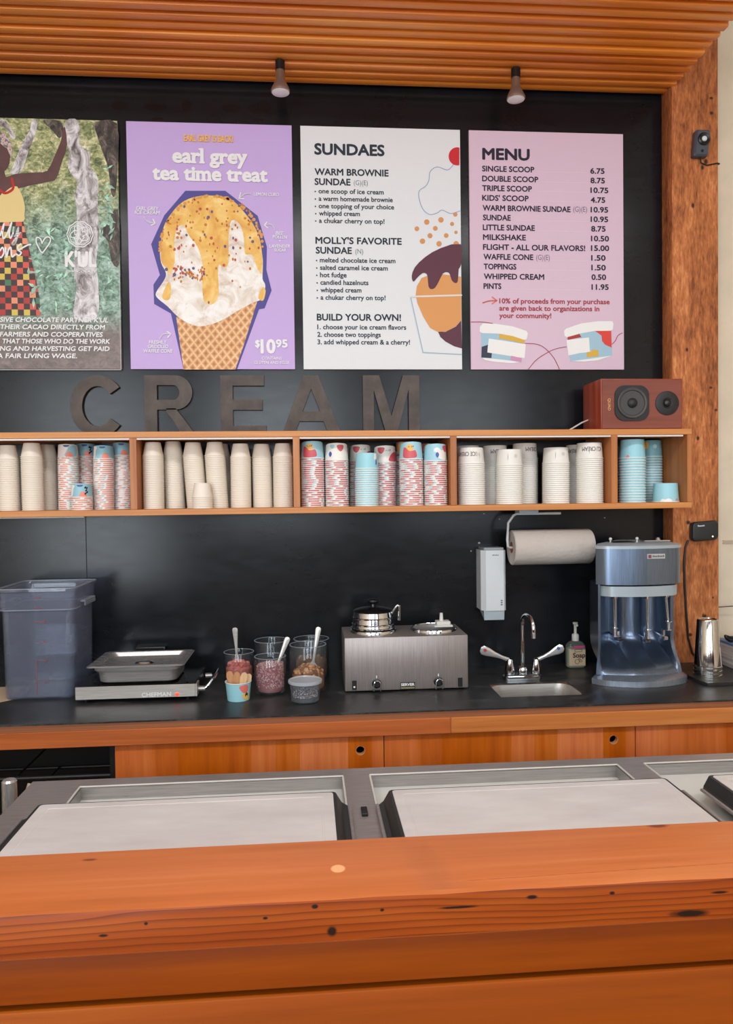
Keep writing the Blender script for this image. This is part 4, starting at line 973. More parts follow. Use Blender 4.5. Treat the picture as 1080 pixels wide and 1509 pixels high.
mb = MB(); mb.box(-1.7, xj-.0004, CF-.004, CF+.02, .826, CZ-.0245, .0015, 1); build('edge_trim', mb, fir2, t)
mb = MB(); mb.box(xj+.0004, 3.0, CF-.004, CF+.02, .826, CZ-.0245, .0015, 1); build('edge_trim', mb, fir, t)
# cabinets under the worktop
door = wood('fir_door', (186, 88, 28), (214, 110, 42), (232, 136, 66), axis=2, fine=55, rough=.4, stave=.075, coarse=9, coat=.15)
dark = pbr('dark_inside', (24, 22, 21), .7)
xa, xb_, xc = at(168, 1100, -.56).x, at(566, 1100, -.56).x, at(937, 1090, -.56).x
labs = ('wooden base cabinet with its finger hole near the middle of the counter', 'wooden base cabinet under the sink with a finger hole near its right end', 'wooden base cabinet at the far right of the counter')
for i, (x0, x1, hx, hy) in enumerate(((xa, xb_, 531, 1106), (xb_, xc, 904, 1090), (xc, 2.7, None, None))):
    t = thing('base_cabinet', labs[i], 'cabinet', ((x0+x1)/2, -.3, 0), 'base cabinets under the worktop')
    mb = MB()
    mb.box(x0+.001, x0+.02, -.535, -.09, .0, .825); mb.box(x1-.02, x1-.001, -.535, -.09, .0, .825); mb.box(x0+.02, x1-.02, -.535, -.09, .08, .1); mb.box(x0+.02, x1-.02, -.1, -.09, .1, .6); mb.box(x0+.02, x1-.02, -.535, -.09, .0, .08)
    build('carcass', mb, plyv if i == 0 else dark, t, smooth=0)
    mb = MB()
    if hx:
        c0 = at(hx, hy, -.5555); R_ = .0135; z0, z1 = .1, .822; X0, X1 = x0+.0015, x1-.0015
        n = 32
        for Y in (-.5555, -.5365):
            cir = [(c0.x+R_*math.cos(2*PI*k/n), c0.z+R_*math.sin(2*PI*k/n)) for k in range(n)]
            sq = []
            for k in range(n):
                a = 2*PI*k/n; ca, sa = math.cos(a), math.sin(a); s_ = 1/max(abs(ca), abs(sa)); sq.append((c0.x+.03*ca*s_, c0.z+.03*sa*s_))
            va = [mb.bm.verts.new((p[0], Y, p[1])) for p in cir]; vb = [mb.bm.verts.new((p[0], Y, p[1])) for p in sq]
            for k in range(n): j = (k+1) % n; mb.bm.faces.new((va[k], va[j], vb[j], vb[k]))
            for (a0, a1, b0, b1) in ((X0, c0.x-.03, z0, z1), (c0.x+.03, X1, z0, z1), (c0.x-.03, c0.x+.03, z0, c0.z-.03), (c0.x-.03, c0.x+.03, c0.z+.03, z1)):
                mb.bm.faces.new([mb.bm.verts.new(q) for q in ((a0, Y, b0), (a1, Y, b0), (a1, Y, b1), (a0, Y, b1))])
        for (a0, b0, a1, b1) in ((X0, z0, X1, z0), (X1, z0, X1, z1), (X1, z1, X0, z1), (X0, z1, X0, z0)):
            mb.bm.faces.new([mb.bm.verts.new(q) for q in ((a0, -.5555, b0), (a1, -.5555, b1), (a1, -.5365, b1), (a0, -.5365, b0))])
        d = build('door', mb, door, t, smooth=0)
        mb = MB(); mb.lathe([(R_, -.5362), (R_, -.5558), (R_+.0012, -.5562), (R_+.0012, -.5556)], (c0.x, 0, c0.z), 32, 'Y'); build('finger_hole', mb, pbr('hole_edge', (206, 150, 100), .5), d)
    else:
        mb.box(x0+.0015, x1-.0015, -.5555, -.5365, .1, .822); d = build('door', mb, door, t, smooth=0)
t = thing('open_bay', 'open dark bay under the left end of the worktop with black racks inside', 'shelving', (-.8, -.3, 0))
mb = MB(); mb.box(-1.65, xa-.003, -.07, -.05, 0, .825); mb.box(-1.65, xa-.003, -.53, -.07, 0, .03); mb.box(-1.65, -1.63, -.53, -.07, .03, .825); mb.box(xa-.021, xa-.003, -.53, -.07, .03, .825); build('shell', mb, pbr('bay_black', (16, 16, 17), .6), t, smooth=0)
for z, y in ((.712, -.5), (.60, -.5)):
    mb = MB(); mb.tube([(-1.62, y, z), (xa-.025, y, z)], .006, 8); mb.tube([(-1.62, -.1, z), (xa-.025, -.1, z)], .006, 8)
    for k in range(5): x = -1.6+k*.29; mb.tube([(x, y, z+.006), (x, -.1, z+.006)], .003, 6)
    build('wire_rack', mb, pbr('rack_black', (40, 40, 42), .35, .3), t)

# ---------------------------------------------------------------- clear storage bin, paper under it
chrome = steel('chrome', (225, 228, 232), .07, amount=.03)
brushed = steel('brushed_steel', (186, 182, 180), .30, amount=.12)
bin_m = clear('clear_polycarbonate', (228, 231, 238), haze=.12, hazecol=(190, 196, 214))
t = thing('storage_bin', 'tall square clear plastic food bin with red measuring marks', 'bin', (-.445, -.165, CZ))
def sq(x0, x1, y0, y1, z, r): return [Vector((a, b_, z)) for a, b_ in rrect(x0, x1, y0, y1, r, 6)]
X0, X1, Y0, Y1 = -.558, -.332, -.288, -.045
mb = MB()
lv = [(.0012, .004, .02), (.008, -.002, .03), (.30, -.006, .03), (.306, -.012, .032), (.362, -.013, .03), (.366, -.019, .03), (.3735, -.019, .03)]
outer = [sq(X0+e, X1-e, Y0+e, Y1-e, CZ+z, r) for z, e, r in lv]
inner = [sq(X0+e+.003, X1-e-.003, Y0+e+.003, Y1-e-.003, CZ+z, r-.003) for z, e, r in [(.3735, -.016, .03), (.362, -.0125, .03), (.308, -.0115, .03), (.30, -.006, .03), (.01, -.001, .03), (.004, .006, .02)]]
mb.loft(outer+inner, True, True); build('body', mb, bin_m, t)
rim_m = clear('thick_clear_edge', (214, 218, 228), haze=.34, hazecol=(206, 212, 224))
for z0, z1, o0, r in ((.3738, .3765, .0195, .03), (.302, .3055, .0125, .031)):
    mb = MB(); e0, e1 = -o0, -o0+.006
    mb.loft([sq(X0+e0, X1-e0, Y0+e0, Y1-e0, CZ+z0, r), sq(X0+e0, X1-e0, Y0+e0, Y1-e0, CZ+z1, r), sq(X0+e1, X1-e1, Y0+e1, Y1-e1, CZ+z1, r-.005), sq(X0+e1, X1-e1, Y0+e1, Y1-e1, CZ+z0, r-.005), sq(X0+e0, X1-e0, Y0+e0, Y1-e0, CZ+z0, r)], False, False); build('rim', mb, rim_m, t)
for sx in (-1, 1):
    mb = MB(); xe = X1+.012 if sx > 0 else X0-.012
    mb.box(min(xe, xe+sx*.018), max(xe, xe+sx*.018), Y0+.06, Y1-.06, CZ+.318, CZ+.325, .002, 1); mb.box(min(xe+sx*.013, xe+sx*.018), max(xe+sx*.013, xe+sx*.018), Y0+.06, Y1-.06, CZ+.305, CZ+.318, .002, 1); build('handle', mb, rim_m, t)
red = pbr('red_ink', (150, 62, 74), .5)
zs = [.345, .31, .262, .196, .132, .062]
for i, z in enumerate(zs):
    mb = MB(); mb.box(-.448, -.424, Y0-.0135-.001 if z > .306 else Y0+.0045-.0115*(z/.3)-.0008, Y0-.0130 if z > .306 else Y0+.005-.0115*(z/.3), CZ+z, CZ+z+.0022)
    if i > 1: flat_text(mb, str(12-2*i) if i < 5 else '2', (-.420, Y0-.0085, CZ+z-.003), (1, 0, 0), (0, 0, 1), 0, .009, .04)
    build('measuring_mark', mb, red, t, smooth=0)
mb = MB(); mb.box(-.449, -.447, Y0-.004, Y0-.0035, CZ+.02, CZ+.132)
build('measuring_mark', mb, red, t, smooth=0)
mb = MB(); mb.prism([(-.66, -.10, CZ+.0002), (-.66, -.33, CZ+.0002), (-.60, -.345, CZ+.0002), (-.515, -.262, CZ+.0002), (-.53, -.10, CZ+.0002)], (0, 0, .0006))
setp(build('paper_sheet', mb, pbr('tan_paper', (206, 178, 150), .7), loc=(-.6, -.2, CZ), smooth=0), 'tan sheet of paper lying on the worktop under the clear plastic bin', 'paper')

# ---------------------------------------------------------------- warming tray and steel pan
t = thing('warming_tray', 'silver-fronted electric warming tray with a black glass top and red light', 'warming tray', (-.1, -.24, CZ))
TX0, TX1, TY0, TY1 = -.300, .093, -.362, -.115
TZ0, TZ1 = CZ+.013, CZ+.056
mb = MB(); mb.box(TX0, TX1-.006, TY0+.003, TY1, TZ0, TZ1-.003, .002, 1); build('body', mb, pbr('tray_black', (26, 26, 28), .35), t)
mb = MB(); mb.box(TX0+.002, TX1-.008, TY0+.006, TY1-.004, TZ1-.003, TZ1, .001, 1); build('glass_top', mb, pbr('black_glass', (10, 10, 12), .06), t)
mb = MB(); mb.box(TX0-.002, TX1-.006, TY0, TY0+.003, TZ0, TZ1-.001, .001, 1); mb.box(TX1-.0058, TX1, TY0, TY0+.05, TZ0, TZ1-.001, .001, 1); fp = build('front_panel', mb, steel('panel_steel', (214, 206, 198), .33), t)
p0, p1 = at(209, 1027, TY0-.0004), at(252, 1027, TY0-.0004)
mb = MB(); flat_text(mb, 'CHEFMAN', p0, (1, 0, 0), (0, 0, 1), p1.x-p0.x, .0135, .04); build('lettering', mb, pbr('pale_ink', (232, 232, 230), .4), fp, smooth=0, normals=False)
c0 = at(261, 1023, TY0); mb = MB(); mb.lathe([(.006, 0), (.006, -.002), (.004, -.0032), (0, -.0035)], (c0.x, TY0, c0.z), 16, 'Y'); build('indicator', mb, pbr('red_led', (230, 60, 40), .3, emit=((255, 60, 34), 3.0)), fp)
for i, (x, y) in enumerate(((TX0+.025, TY0+.025), (TX1-.035, TY0+.025), (TX0+.025, TY1-.03), (TX1-.035, TY1-.03))):
    mb = MB(); mb.cyl((x, y, CZ+.0006), (x, y, TZ0+.001), .007, .008, 14); build('foot', mb, pbr('tray_black', (26, 26, 28), .35), t)
mb = MB()
for y in (TY0+.035, TY1-.03): mb.cyl((TX1-.001, y, CZ+.03), (TX1+.022, y, CZ+.03), .0095, .0085, 16)
build('handle_mount', mb, brushed, t)
mb = MB()
y0, y1 = TY0+.035, TY1-.03
mb.tube([(TX1+.020, y0, CZ+.031), (TX1+.032, y0+.004, CZ+.040), (TX1+.044, y0+.012, CZ+.055), (TX1+.048, y0+.03, CZ+.058), (TX1+.048, y1-.03, CZ+.058), (TX1+.044, y1-.012, CZ+.055), (TX1+.032, y1-.004, CZ+.040), (TX1+.020, y1, CZ+.031)], .0055, 10); build('handle', mb, chrome, t)

t = thing('food_pan', 'shallow rectangular steel food pan with a lid sitting on the warming tray', 'pan', (-.10, -.23, TZ1))
PZ1 = TZ1+.062
q0, q1 = at(126, 985, -.365), at(271, 984, -.365)
PX0, PX1, PY0, PY1 = q0.x, q1.x, -.365, -.118
mb = MB()
o_ = [(.0, .040, .03), (.006, .030, .035), (.045, .024, .035), (.0455, .017, .03), (.060, .0165, .03), (.0612, .0, .012), (.0625, .0, .012), (.0635, .004, .012), (.0635, .012, .02)]
i_ = [(.061, .0185, .03), (.0465, .0195, .03), (.046, .026, .033), (.008, .032, .033), (.0025, .042, .03)]
mb.loft([sq(PX0+e, PX1-e, PY0+e, PY1-e, TZ1+.0006+z, r) for z, e, r in o_+i_]); build('body', mb, brushed, t)
mb = MB()
mb.loft([sq(PX0+e, PX1-e, PY0+e, PY1-e, TZ1+.0006+z, r) for z, e, r in [(.0495, .05, .03), (.0500, .0265, .03), (.0637, .0205, .02), (.0637, .004, .012), (.0655, .004, .012), (.0655, .021, .02), (.052, .027, .03), (.0515, .05, .03)]])
ld = build('lid', mb, steel('lid_steel', (170, 166, 165), .26), t)
c0 = ((PX0+PX1)/2+.01, (PY0+PY1)/2-.02, TZ1+.0522)
mb = MB(); mb.lathe([(0, -.001), (.036, -.001), (.034, .0), (.028, .005), (.012, .0075), (0, .008)], c0, 28, sy=.62); build('handle', mb, chrome, ld)
c0 = at(222, 958, -.02)
t = thing('black_outlet', 'small black box fixed low on the black wall behind the steel pan', 'outlet', (c0.x, -.01, c0.z))
mb = MB(); mb.box(c0.x-.056, c0.x+.056, -.03, -.0005, c0.z-.024, c0.z+.014, .004, 2); build('cover', mb, pbr('outlet_black', (18, 18, 19), .35), t)
mb = MB(); mb.box(c0.x-.05, c0.x+.05, -.034, -.030, c0.z+.002, c0.z+.010, .001, 1); build('lip', mb, pbr('outlet_black', (18, 18, 19), .35), t)

# ---------------------------------------------------------------- topping jars
gl = clear('clear_glass', (246, 249, 250), haze=.015, hazecol=(200, 210, 220))
glr = clear('glass_edge', (226, 230, 234), haze=.28, hazecol=(214, 220, 228))
def jar(name, lab, pxl, pxr, py_base, py_rim, taper=.97):
    f = atz((pxl+pxr)/2, py_base, CZ); r = (at(pxr, py_base, f.y+.03).x-at(pxl, py_base, f.y+.03).x)/2
    c = Vector((f.x, f.y+r, CZ)); zt = at((pxl+pxr)/2, py_rim, c.y-r).z; h = zt-CZ
    t = thing(name, lab, 'jar', c)
    mb = MB(); rb = r*taper; w = .003
    mb.lathe([(0, .0006), (rb-.006, .0006), (rb, .006), (r*.985, h*.4), (r, h-.002), (r-.001, h), (r-w+.0006, h), (r-w, h-.002), (r*.985-w, h*.4), (rb-w, .012), (rb-.009, .008), (0, .008)], c, 40)
    build('glass', mb, gl, t)
    mb = MB(); mb.lathe([(r+.0004, h), (r-.0002, h+.0012), (r-.0024, h+.0012), (r-.003, h), (r+.0004, h)], c, 40); build('rim', mb, glr, t); return c, r-w-.001, h
def heap(name, lab, c, r, z0, z1, dome, mats, nn, s0, s1, seed, tilt=0.0, flat=1.0, fill=None):
    """a loose filling: a lumpy body with many small pieces on and round it"""
    rr = random.Random(seed); mb = MB()
    prof = [(0, z0), (r*.84, z0), (r*.90, z0+.006), (r*.925, z0+.014), (r*.925, z1-.004), (r*.7, z1+dome*.4), (r*.35, z1+dome*.85), (0, z1+dome)]
    mb.lathe(prof, c, 28)
    if tilt:
        for v_ in mb.bm.verts:
            if v_.co.z > c.z+z1-.006: v_.co.z += tilt*(v_.co.x-c.x)
    for k in range(nn):
        mb.mi = rr.randrange(len(mats)); s = rr.uniform(s0, s1)
        if rr.random() < .55:
            a = rr.uniform(0, 2*PI); q = (r*.95-s*1.25)*math.sqrt(rr.random()); zz = z1+dome*(1-(q/r)**1.4)+rr.uniform(-.3, .5)*s; p = (c.x+q*math.cos(a), c.y+q*math.sin(a), c.z+zz+tilt*q*math.cos(a))
        else:
            a = rr.uniform(PI, 2*PI); q = r*.965-s*1.2; p = (c.x+q*math.cos(a), c.y+q*math.sin(a), c.z+rr.uniform(z0+.012+s, max(z0+.013+s, z1)))
        n0 = len(mb.bm.verts); mb.bm.verts.ensure_lookup_table()
        mtx = Matrix.Translation(p) @ Matrix.Rotation(rr.uniform(0, 6), 4, (rr.random(), rr.random(), rr.random()+.01)) @ Matrix.Diagonal((rr.uniform(.7, 1.2), rr.uniform(.7, 1.2)*flat, rr.uniform(.6, 1.1)*flat, 1))
        n1 = set() ; r_ = bmesh.ops.create_icosphere(mb.bm, subdivisions=1, radius=s, matrix=mtx)
        for v_ in r_['verts']:
            for f_ in v_.link_faces: f_.material_index = mb.mi
    o = build(name, mb, mats, loc=c, smooth=20); setp(o, lab, 'topping', None, 'stuff'); return o
cor = [pbr('crumble_a', (222, 120, 106), .75), pbr('crumble_b', (236, 150, 134), .75), pbr('crumble_c', (200, 98, 86), .75)]
spr = [pbr('sprinkle_a', (178, 106, 108), .6), pbr('sprinkle_b', (240, 208, 204), .6), pbr('sprinkle_c', (220, 164, 164), .6), pbr('sprinkle_d', (124, 66, 66), .6)]
gra = [pbr('granola_a', (172, 108, 62), .7), pbr('granola_b', (208, 146, 90), .7), pbr('granola_c', (128, 74, 44), .7), pbr('granola_d', (226, 172, 116), .7)]
bwd = [pbr('pearl_dark', (70, 52, 52), .5), pbr('pearl_pale', (232, 222, 218), .5), pbr('pearl_mid', (170, 132, 126), .5)]
c, r, h = jar('glass_jar', 'glass jar of coral crumble standing behind the cup of wooden spoons', 328, 373, 1012, 965); c1_, r1_ = c, r
heap('coral_crumble', 'coral pink crumble filling the glass jar behind the wooden spoons', c, r, .009, h-.052, .018, cor, 120, .006, .011, 11)
c, r, h = jar('glass_jar', 'tall empty glass jar at the back between the crumble and the granola', 374, 424, 1006, 948)
c, r, h = jar('glass_jar', 'short glass jar of fine pink and brown sprinkles', 374, 421, 1027, 972); c3_, r3_, h3_ = c, r, h
heap('fine_sprinkles', 'fine pink and brown sprinkles in the short glass jar', c, r, .010, h-.028, .004, spr, 1500, .0016, .0026, 12, tilt=.06)
c, r, h = jar('glass_jar', 'tall glass jar of granola with a spoon behind the lidded tub', 427, 482, 1024, 955); c4_, r4_ = c, r
heap('granola', 'brown nutty granola in the tall glass jar behind the tub', c, r, .010, h-.100, .028, gra, 230, .005, .0085, 13)
c, r, h = jar('glass_jar', 'tall glass jar mostly hidden behind the granola jar', 433, 486, 1006, 946); 
heap('granola.001', 'granola in the rear glass jar behind the front granola jar', c, r, .009, .07, .01, gra, 60, .005, .008, 14)
spoon = steel('spoon_steel', (236, 234, 230), .2, amount=.05, metal=.45)
def spoonobj(lab, p0, p1, d=(0, 0, 0)):
    p0, p1 = Vector(p0), Vector(p1); ax = (p1-p0); L = ax.length; ax.normalize()
    side = Vector((0, 1, 0)).cross(ax).normalized(); nrm = ax.cross(side).normalized()
    mb = MB(); rings = []
    for tt, w, th in ((-.42, .002, .001), (-.40, .012, .0016), (-.30, .019, .002), (-.18, .016, .002), (-.06, .0050, .0026), (.0, .0042, .0028), (.35, .0050, .0026), (.7, .0078, .0022), (.9, .0095, .0020), (.97, .0085, .0018), (1.0, .004, .0014)):
        cc = p0+ax*(L*tt)+nrm*(.006*math.sin(max(0, -tt)*6)) ; rings.append([cc+side*(w*math.cos(2*PI*k/12))+nrm*(th*math.sin(2*PI*k/12)) for k in range(12)])
    mb.loft(rings)
    setp(build('serving_spoon', mb, spoon, loc=p0, smooth=50), lab, 'spoon', 'spoons in the topping jars')
spoonobj('steel spoon standing nearly upright in the coral crumble', at(349, 968, c1_.y), at(346, 925, c1_.y-.01))
spoonobj('steel spoon leaning right in the jar of fine sprinkles', at(406, 986, c3_.y-.005), at(424.5, 939, c3_.y+.002))
spoonobj('thin steel spoon standing in the tall granola jar', at(462, 972, c4_.y), at(469.5, 924, c4_.y+.01))
# cup of wooden spoons
f = atz(350, 1035, CZ); rb = .0365; cc = Vector((f.x, f.y+rb, CZ)); zt = at(350, 1008, cc.y-.044).z-CZ
t = thing('spoon_cup', 'light blue printed paper cup holding flat wooden spoons on the worktop', 'cup', cc)
mb = MB(); rt = .0425
mb.lathe([(0, .003), (rb-.002, .003), (rb-.0015, .0005), (rb, .0005), (rt, zt-.003), (rt+.0012, zt-.0028), (rt+.0018, zt-.0012), (rt+.001, zt), (rt-.0006, zt-.0008), (rb-.001, .005), (0, .005)], cc, 36, mis=[1]*4+[0]*5+[1]); build('paper_wall', mb, [rimw, P_C], t)
def cupw(shape, a0, z0, col, off):
    mb = MB()
    def W3(x, y):
        zz = z0+y; rr = rb+(rt-rb)*zz/zt+off+.0003; a = a0+x/rr; return (cc.x+rr*math.sin(a), cc.y-rr*math.cos(a), CZ+zz)
    wrap_fill(mb, smooth_pts(shape, 4), W3, .001)
    build('print_patch', mb, pbr('ink_patch_%d_%d_%d' % col, col, .45), t, smooth=0, normals=False)
cupw([(-.004, .012), (.010, -.006), (.026, -.004), (.028, .018), (.004, .019)], .25, .036, (236, 122, 108), .0004)
cupw([(-.010, .004), (.006, .010), (.016, .008), (.018, -.016), (.002, -.012)], .62, .019, (240, 196, 104), .0007)
mb = MB(); 
for k in range(3): cupw([(-.002, -.004), (.002, -.004), (.002, .004), (-.002, .004)], .72+.09*k, .022+.004*(k % 2), (40, 38, 42), .0010)
mb.bm.free()
wd_ = [wood('spoon_birch', (206, 158, 112), (224, 184, 140), (238, 206, 168), axis=2, fine=120, rough=.6), wood('spoon_birch_dark', (176, 118, 74), (198, 142, 96), (214, 166, 122), axis=2, fine=120, rough=.6)]
for i, (px0, px1, py, lean, mt_, w) in enumerate(((338, 337, 989, .01, 1, .0125), (346.5, 349, 990, -.004, 1, .0115), (354, 361, 991, -.014, 0, .0125), (362, 368, 993, .004, 0, .0115))):
    p1 = at(px1, py, cc.y+lean); p0 = Vector((cc.x+(at(px0, py, cc.y).x-cc.x)*.35, cc.y+lean*.4, CZ+.007))
    ax = (p1-p0); L = ax.length; ax.normalize(); side = Vector((0, 1, 0)).cross(ax).normalized(); nrm = ax.cross(side)
    mb = MB(); P = [(0, -.004), (.0, .004), (.35*L, .0045), (.55*L, w*.75), (.8*L, w), (.95*L, w*.72), (L, w*.2), (L, -w*.2), (.95*L, -w*.72), (.8*L, -w), (.55*L, -w*.75), (.35*L, -.0045)]
    mb.prism([p0+ax*a+side*b_ for a, b_ in P], nrm*.0018)
    setp(build('wooden_spoon', mb, wd_[mt_], loc=p0, smooth=0), ('flat wooden spoon leaning left in the light blue cup', 'narrow darker wooden spoon standing second from left in the cup', 'pale wooden spoon leaning right in the light blue cup', 'wooden spoon furthest right in the light blue cup')[i], 'spoon', 'wooden spoons in the cup')
# lidded tub
f = atz(450, 1038, CZ); rb = (at(473, 1030, f.y+.03).x-at(428, 1030, f.y+.03).x)/2*.93; cc = Vector((f.x, f.y+rb, CZ)); zt = at(450, 1009, cc.y-.055).z-CZ; rt = rb*1.1
t = thing('plastic_tub', 'clear lidded plastic tub of tiny pearls on the worktop in front of the jars', 'tub', cc)
cl = clear('thin_plastic', (242, 245, 248), haze=.07, hazecol=(215, 225, 238))
mb = MB(); mb.lathe([(0, .0006), (rb-.003, .0006), (rb, .004), (rt, zt-.004), (rt-.001, zt-.004), (rb-.001, .005), (rb-.004, .0022), (0, .0022)], cc, 40); build('body', mb, cl, t)
mb = MB(); R_ = rt+.005; mb.lathe([(R_-.001, zt-.006), (R_, zt-.005), (R_, zt+.003), (R_-.004, zt+.0045), (R_-.006, zt+.001), (0, zt+.001), (0, zt), (R_-.007, zt-.0005), (R_-.003, zt-.003), (R_-.0025, zt-.006)], cc, 40); build('lid', mb, clear('lid_plastic', (220, 226, 232), haze=.40, hazecol=(232, 237, 244)), t)
heap('sugar_pearls', 'tiny dark and pale sugar pearls inside the lidded tub', cc, rb-.003, .003, .026, .016, bwd, 900, .0014, .0024, 15)

# ---------------------------------------------------------------- twin topping warmer
t = thing('topping_warmer', 'steel twin topping warmer with two wells and black dials', 'food warmer', (.8, -.25, CZ))
q0, q1 = at(508.5, 1021, -.338), at(690, 1018, -.338)
UX0, UX1, UY0, UY1 = q0.x, q1.x, -.338, -.115
UZ0, UZ1 = CZ+.006, at(600, 938, UY0).z
st2 = steel('warmer_steel', (168, 158, 154), .36, (60, 60, 2), .12, .1)
mb = MB(); mb.box(UX0, UX1, UY0, UY1, UZ0, UZ1, .003, 2); bd = build('housing', mb, st2, t)
for x in (UX0+.03, UX1-.03):
    for y in (UY0+.03, UY1-.03):
        mb = MB(); mb.cyl((x, y, CZ+.0006), (x, y, UZ0+.002), .012, n=16); build('foot', mb, pbr('black_rubber', (18, 18, 18), .6), t)
CY = (UY0+UY1)/2
cL, cR = at(550, 930, CY).x, at(639, 930, CY).x
for i, cx in enumerate((cL, cR)):
    mb = MB(); R_ = .083; mb.lathe([(R_, .0), (R_, .008), (R_-.002, .011), (R_-.006, .012), (R_-.008, .008), (R_-.008, .0)], (cx, CY, UZ1), 44); build('well_ring', mb, chrome, t)
mb = MB(); R_ = .0745; mb.lathe([(R_, .010), (R_, -.0), (R_-.02, .0005), (0, .0008), (0, .0003), (R_+.0005, .0002)], (cR, CY, UZ1), 40); build('well_inside', mb, brushed, t)
# front fittings
for i, px in enumerate((555, 646)):
    c0 = at(px, 1011, UY0); c0.z = UZ0+.0245
    mb = MB(); mb.lathe([(0.0, 0), (.016, 0), (.016, -.004), (.0125, -.006), (.0115, -.016), (.009, -.018), (0, -.018)], (c0.x, UY0, c0.z), 28, 'Y'); kn_ = build('dial', mb, pbr('dial_black', (20, 20, 21), .35), bd)
    mb = MB(); P = [(c0.x-.0115, UY0-.001, c0.z-.019), (c0.x-.0115, UY0-.022, c0.z-.019), (c0.x-.0115, UY0-.024, c0.z+.002)]+[(c0.x-.0115*math.cos(a), UY0-.024, c0.z+.002+.0115*math.sin(a)) for a in [PI*k/8 for k in range(1, 8)]]+[(c0.x+.0115, UY0-.024, c0.z+.002), (c0.x+.0115, UY0-.022, c0.z-.019), (c0.x+.0115, UY0-.001, c0.z-.019)]
    mb.tube(P, .0022, 8); build('dial_guard', mb, chrome, kn_)
    mb = MB(); mb.box(c0.x-.0015, c0.x+.0015, UY0-.0015, UY0, c0.z+.018, c0.z+.027); build('pointer_mark', mb, pbr('white_rim', (240, 236, 232), .45), kn_)
for i, (px, py) in enumerate(((522, 1009.5), (678, 1005))):
    c0 = at(px, py, UY0); mb = MB(); mb.box(c0.x-.0075, c0.x+.0075, UY0-.004, UY0, c0.z-.0155, c0.z+.0155, .001, 1); sw = build('switch', mb, pbr('dial_black', (20, 20, 21), .35), bd)
    if i == 0:
        mb = MB(); mb.box(c0.x-.003, c0.x+.003, UY0-.0048, UY0-.004, c0.z-.009, c0.z-.003); build('switch_mark', mb, pbr('pale_ink', (232, 232, 230), .4), sw)
p0, p1 = at(590, 1016, UY0-.001), at(611.5, 1005, UY0-.001)
mb = MB(); mb.box(p0.x, p1.x, UY0-.002, UY0, p0.z, p1.z, .0006, 1); em = build('badge', mb, pbr('badge_black', (26, 28, 26), .35), bd)
mb = MB(); mb.box(p0.x+.002, p1.x-.002, UY0-.0026, UY0-.002, p0.z+.002, p0.z+.0085); mb.bm.faces.ensure_lookup_table(); build('badge_band', mb, pbr('badge_gold', (140, 136, 100), .4, .5), em, smooth=0)
mb = MB(); flat_text(mb, 'SERVER', (p0.x+.0025, UY0-.0027, p0.z+.0125), (1, 0, 0), (0, 0, 1), p1.x-p0.x-.005, .0085, .07); build('lettering', mb, pbr('pale_ink', (232, 232, 230), .4), em, smooth=0, normals=False)
# lidded bowl standing in the left well
BZ = UZ1+.0125
t = thing('lidded_pot', 'shiny steel pot with a black-knobbed lid in the left well of the warmer', 'pot', (cL, CY, BZ))
mb = MB(); mb.lathe([(0, .0), (.066, .0), (.0755, .0005), (.079, .003), (.079, .006), (.0755, .008), (.0745, .014), (.076, .016), (.076, .019), (.0735, .021), (.072, .036), (.0735, .038), (.0735, .041), (.0715, .043), (.069, .058), (.0685, .060), (0, .060)], (cL, CY, BZ), 48); build('body', mb, chrome, t)
mb = MB(); mb.lathe([(.0705, .0605), (.0705, .063), (.066, .067), (.045, .0735), (.02, .077), (0, .078), ], (cL, CY, BZ), 44); l_ = build('lid', mb, pbr('lid_black', (20, 20, 21), .22), t)
mb = MB(); mb.lathe([(.0, .076), (.010, .076), (.009, .086), (.017, .090), (.0195, .095), (.018, .101), (.011, .104), (0, .1045)], (cL, CY, BZ), 28); build('knob', mb, pbr('lid_black', (20, 20, 21), .22), l_)
e0, e1, e2, e3 = at(574, 908, CY-.02), at(584, 893, CY-.03), at(588.5, 892, CY-.03), at(588, 914, CY-.03)
mb = MB(); mb.tube([e0+Vector((-.02, 0, -.012)), e0, e0.lerp(e1, .6), e1, (e1+e2)/2+Vector((0, 0, .002)), e2, e2.lerp(e3, .5), e3], [.003, .004, .0042, .0042, .0042, .0042, .0048, .005], 10)
setp(build('ladle', mb, chrome, loc=e0, smooth=50), 'hooked steel ladle handle sticking out of the lidded pot', 'ladle')
c0 = Vector((cR+.032, CY, UZ1+.0125))
t = thing('pump_lid', 'white plastic pump lid part resting on the open right well', 'pump', c0)
mb = MB(); mb.box(c0.x-.034, c0.x+.034, c0.y-.026, c0.y+.026, c0.z, c0.z+.007, .002, 1); mb.box(c0.x-.024, c0.x+.026, c0.y-.02, c0.y+.02, c0.z+.007, c0.z+.020, .002, 1); build('block', mb, pbr('white_plastic', (216, 214, 208), .4), t)
mb = MB(); mb.cyl((c0.x-.004, c0.y, c0.z+.020), (c0.x-.004, c0.y, c0.z+.048), .0075, .0055, 18); build('nozzle', mb, pbr('white_plastic', (216, 214, 208), .4), t)

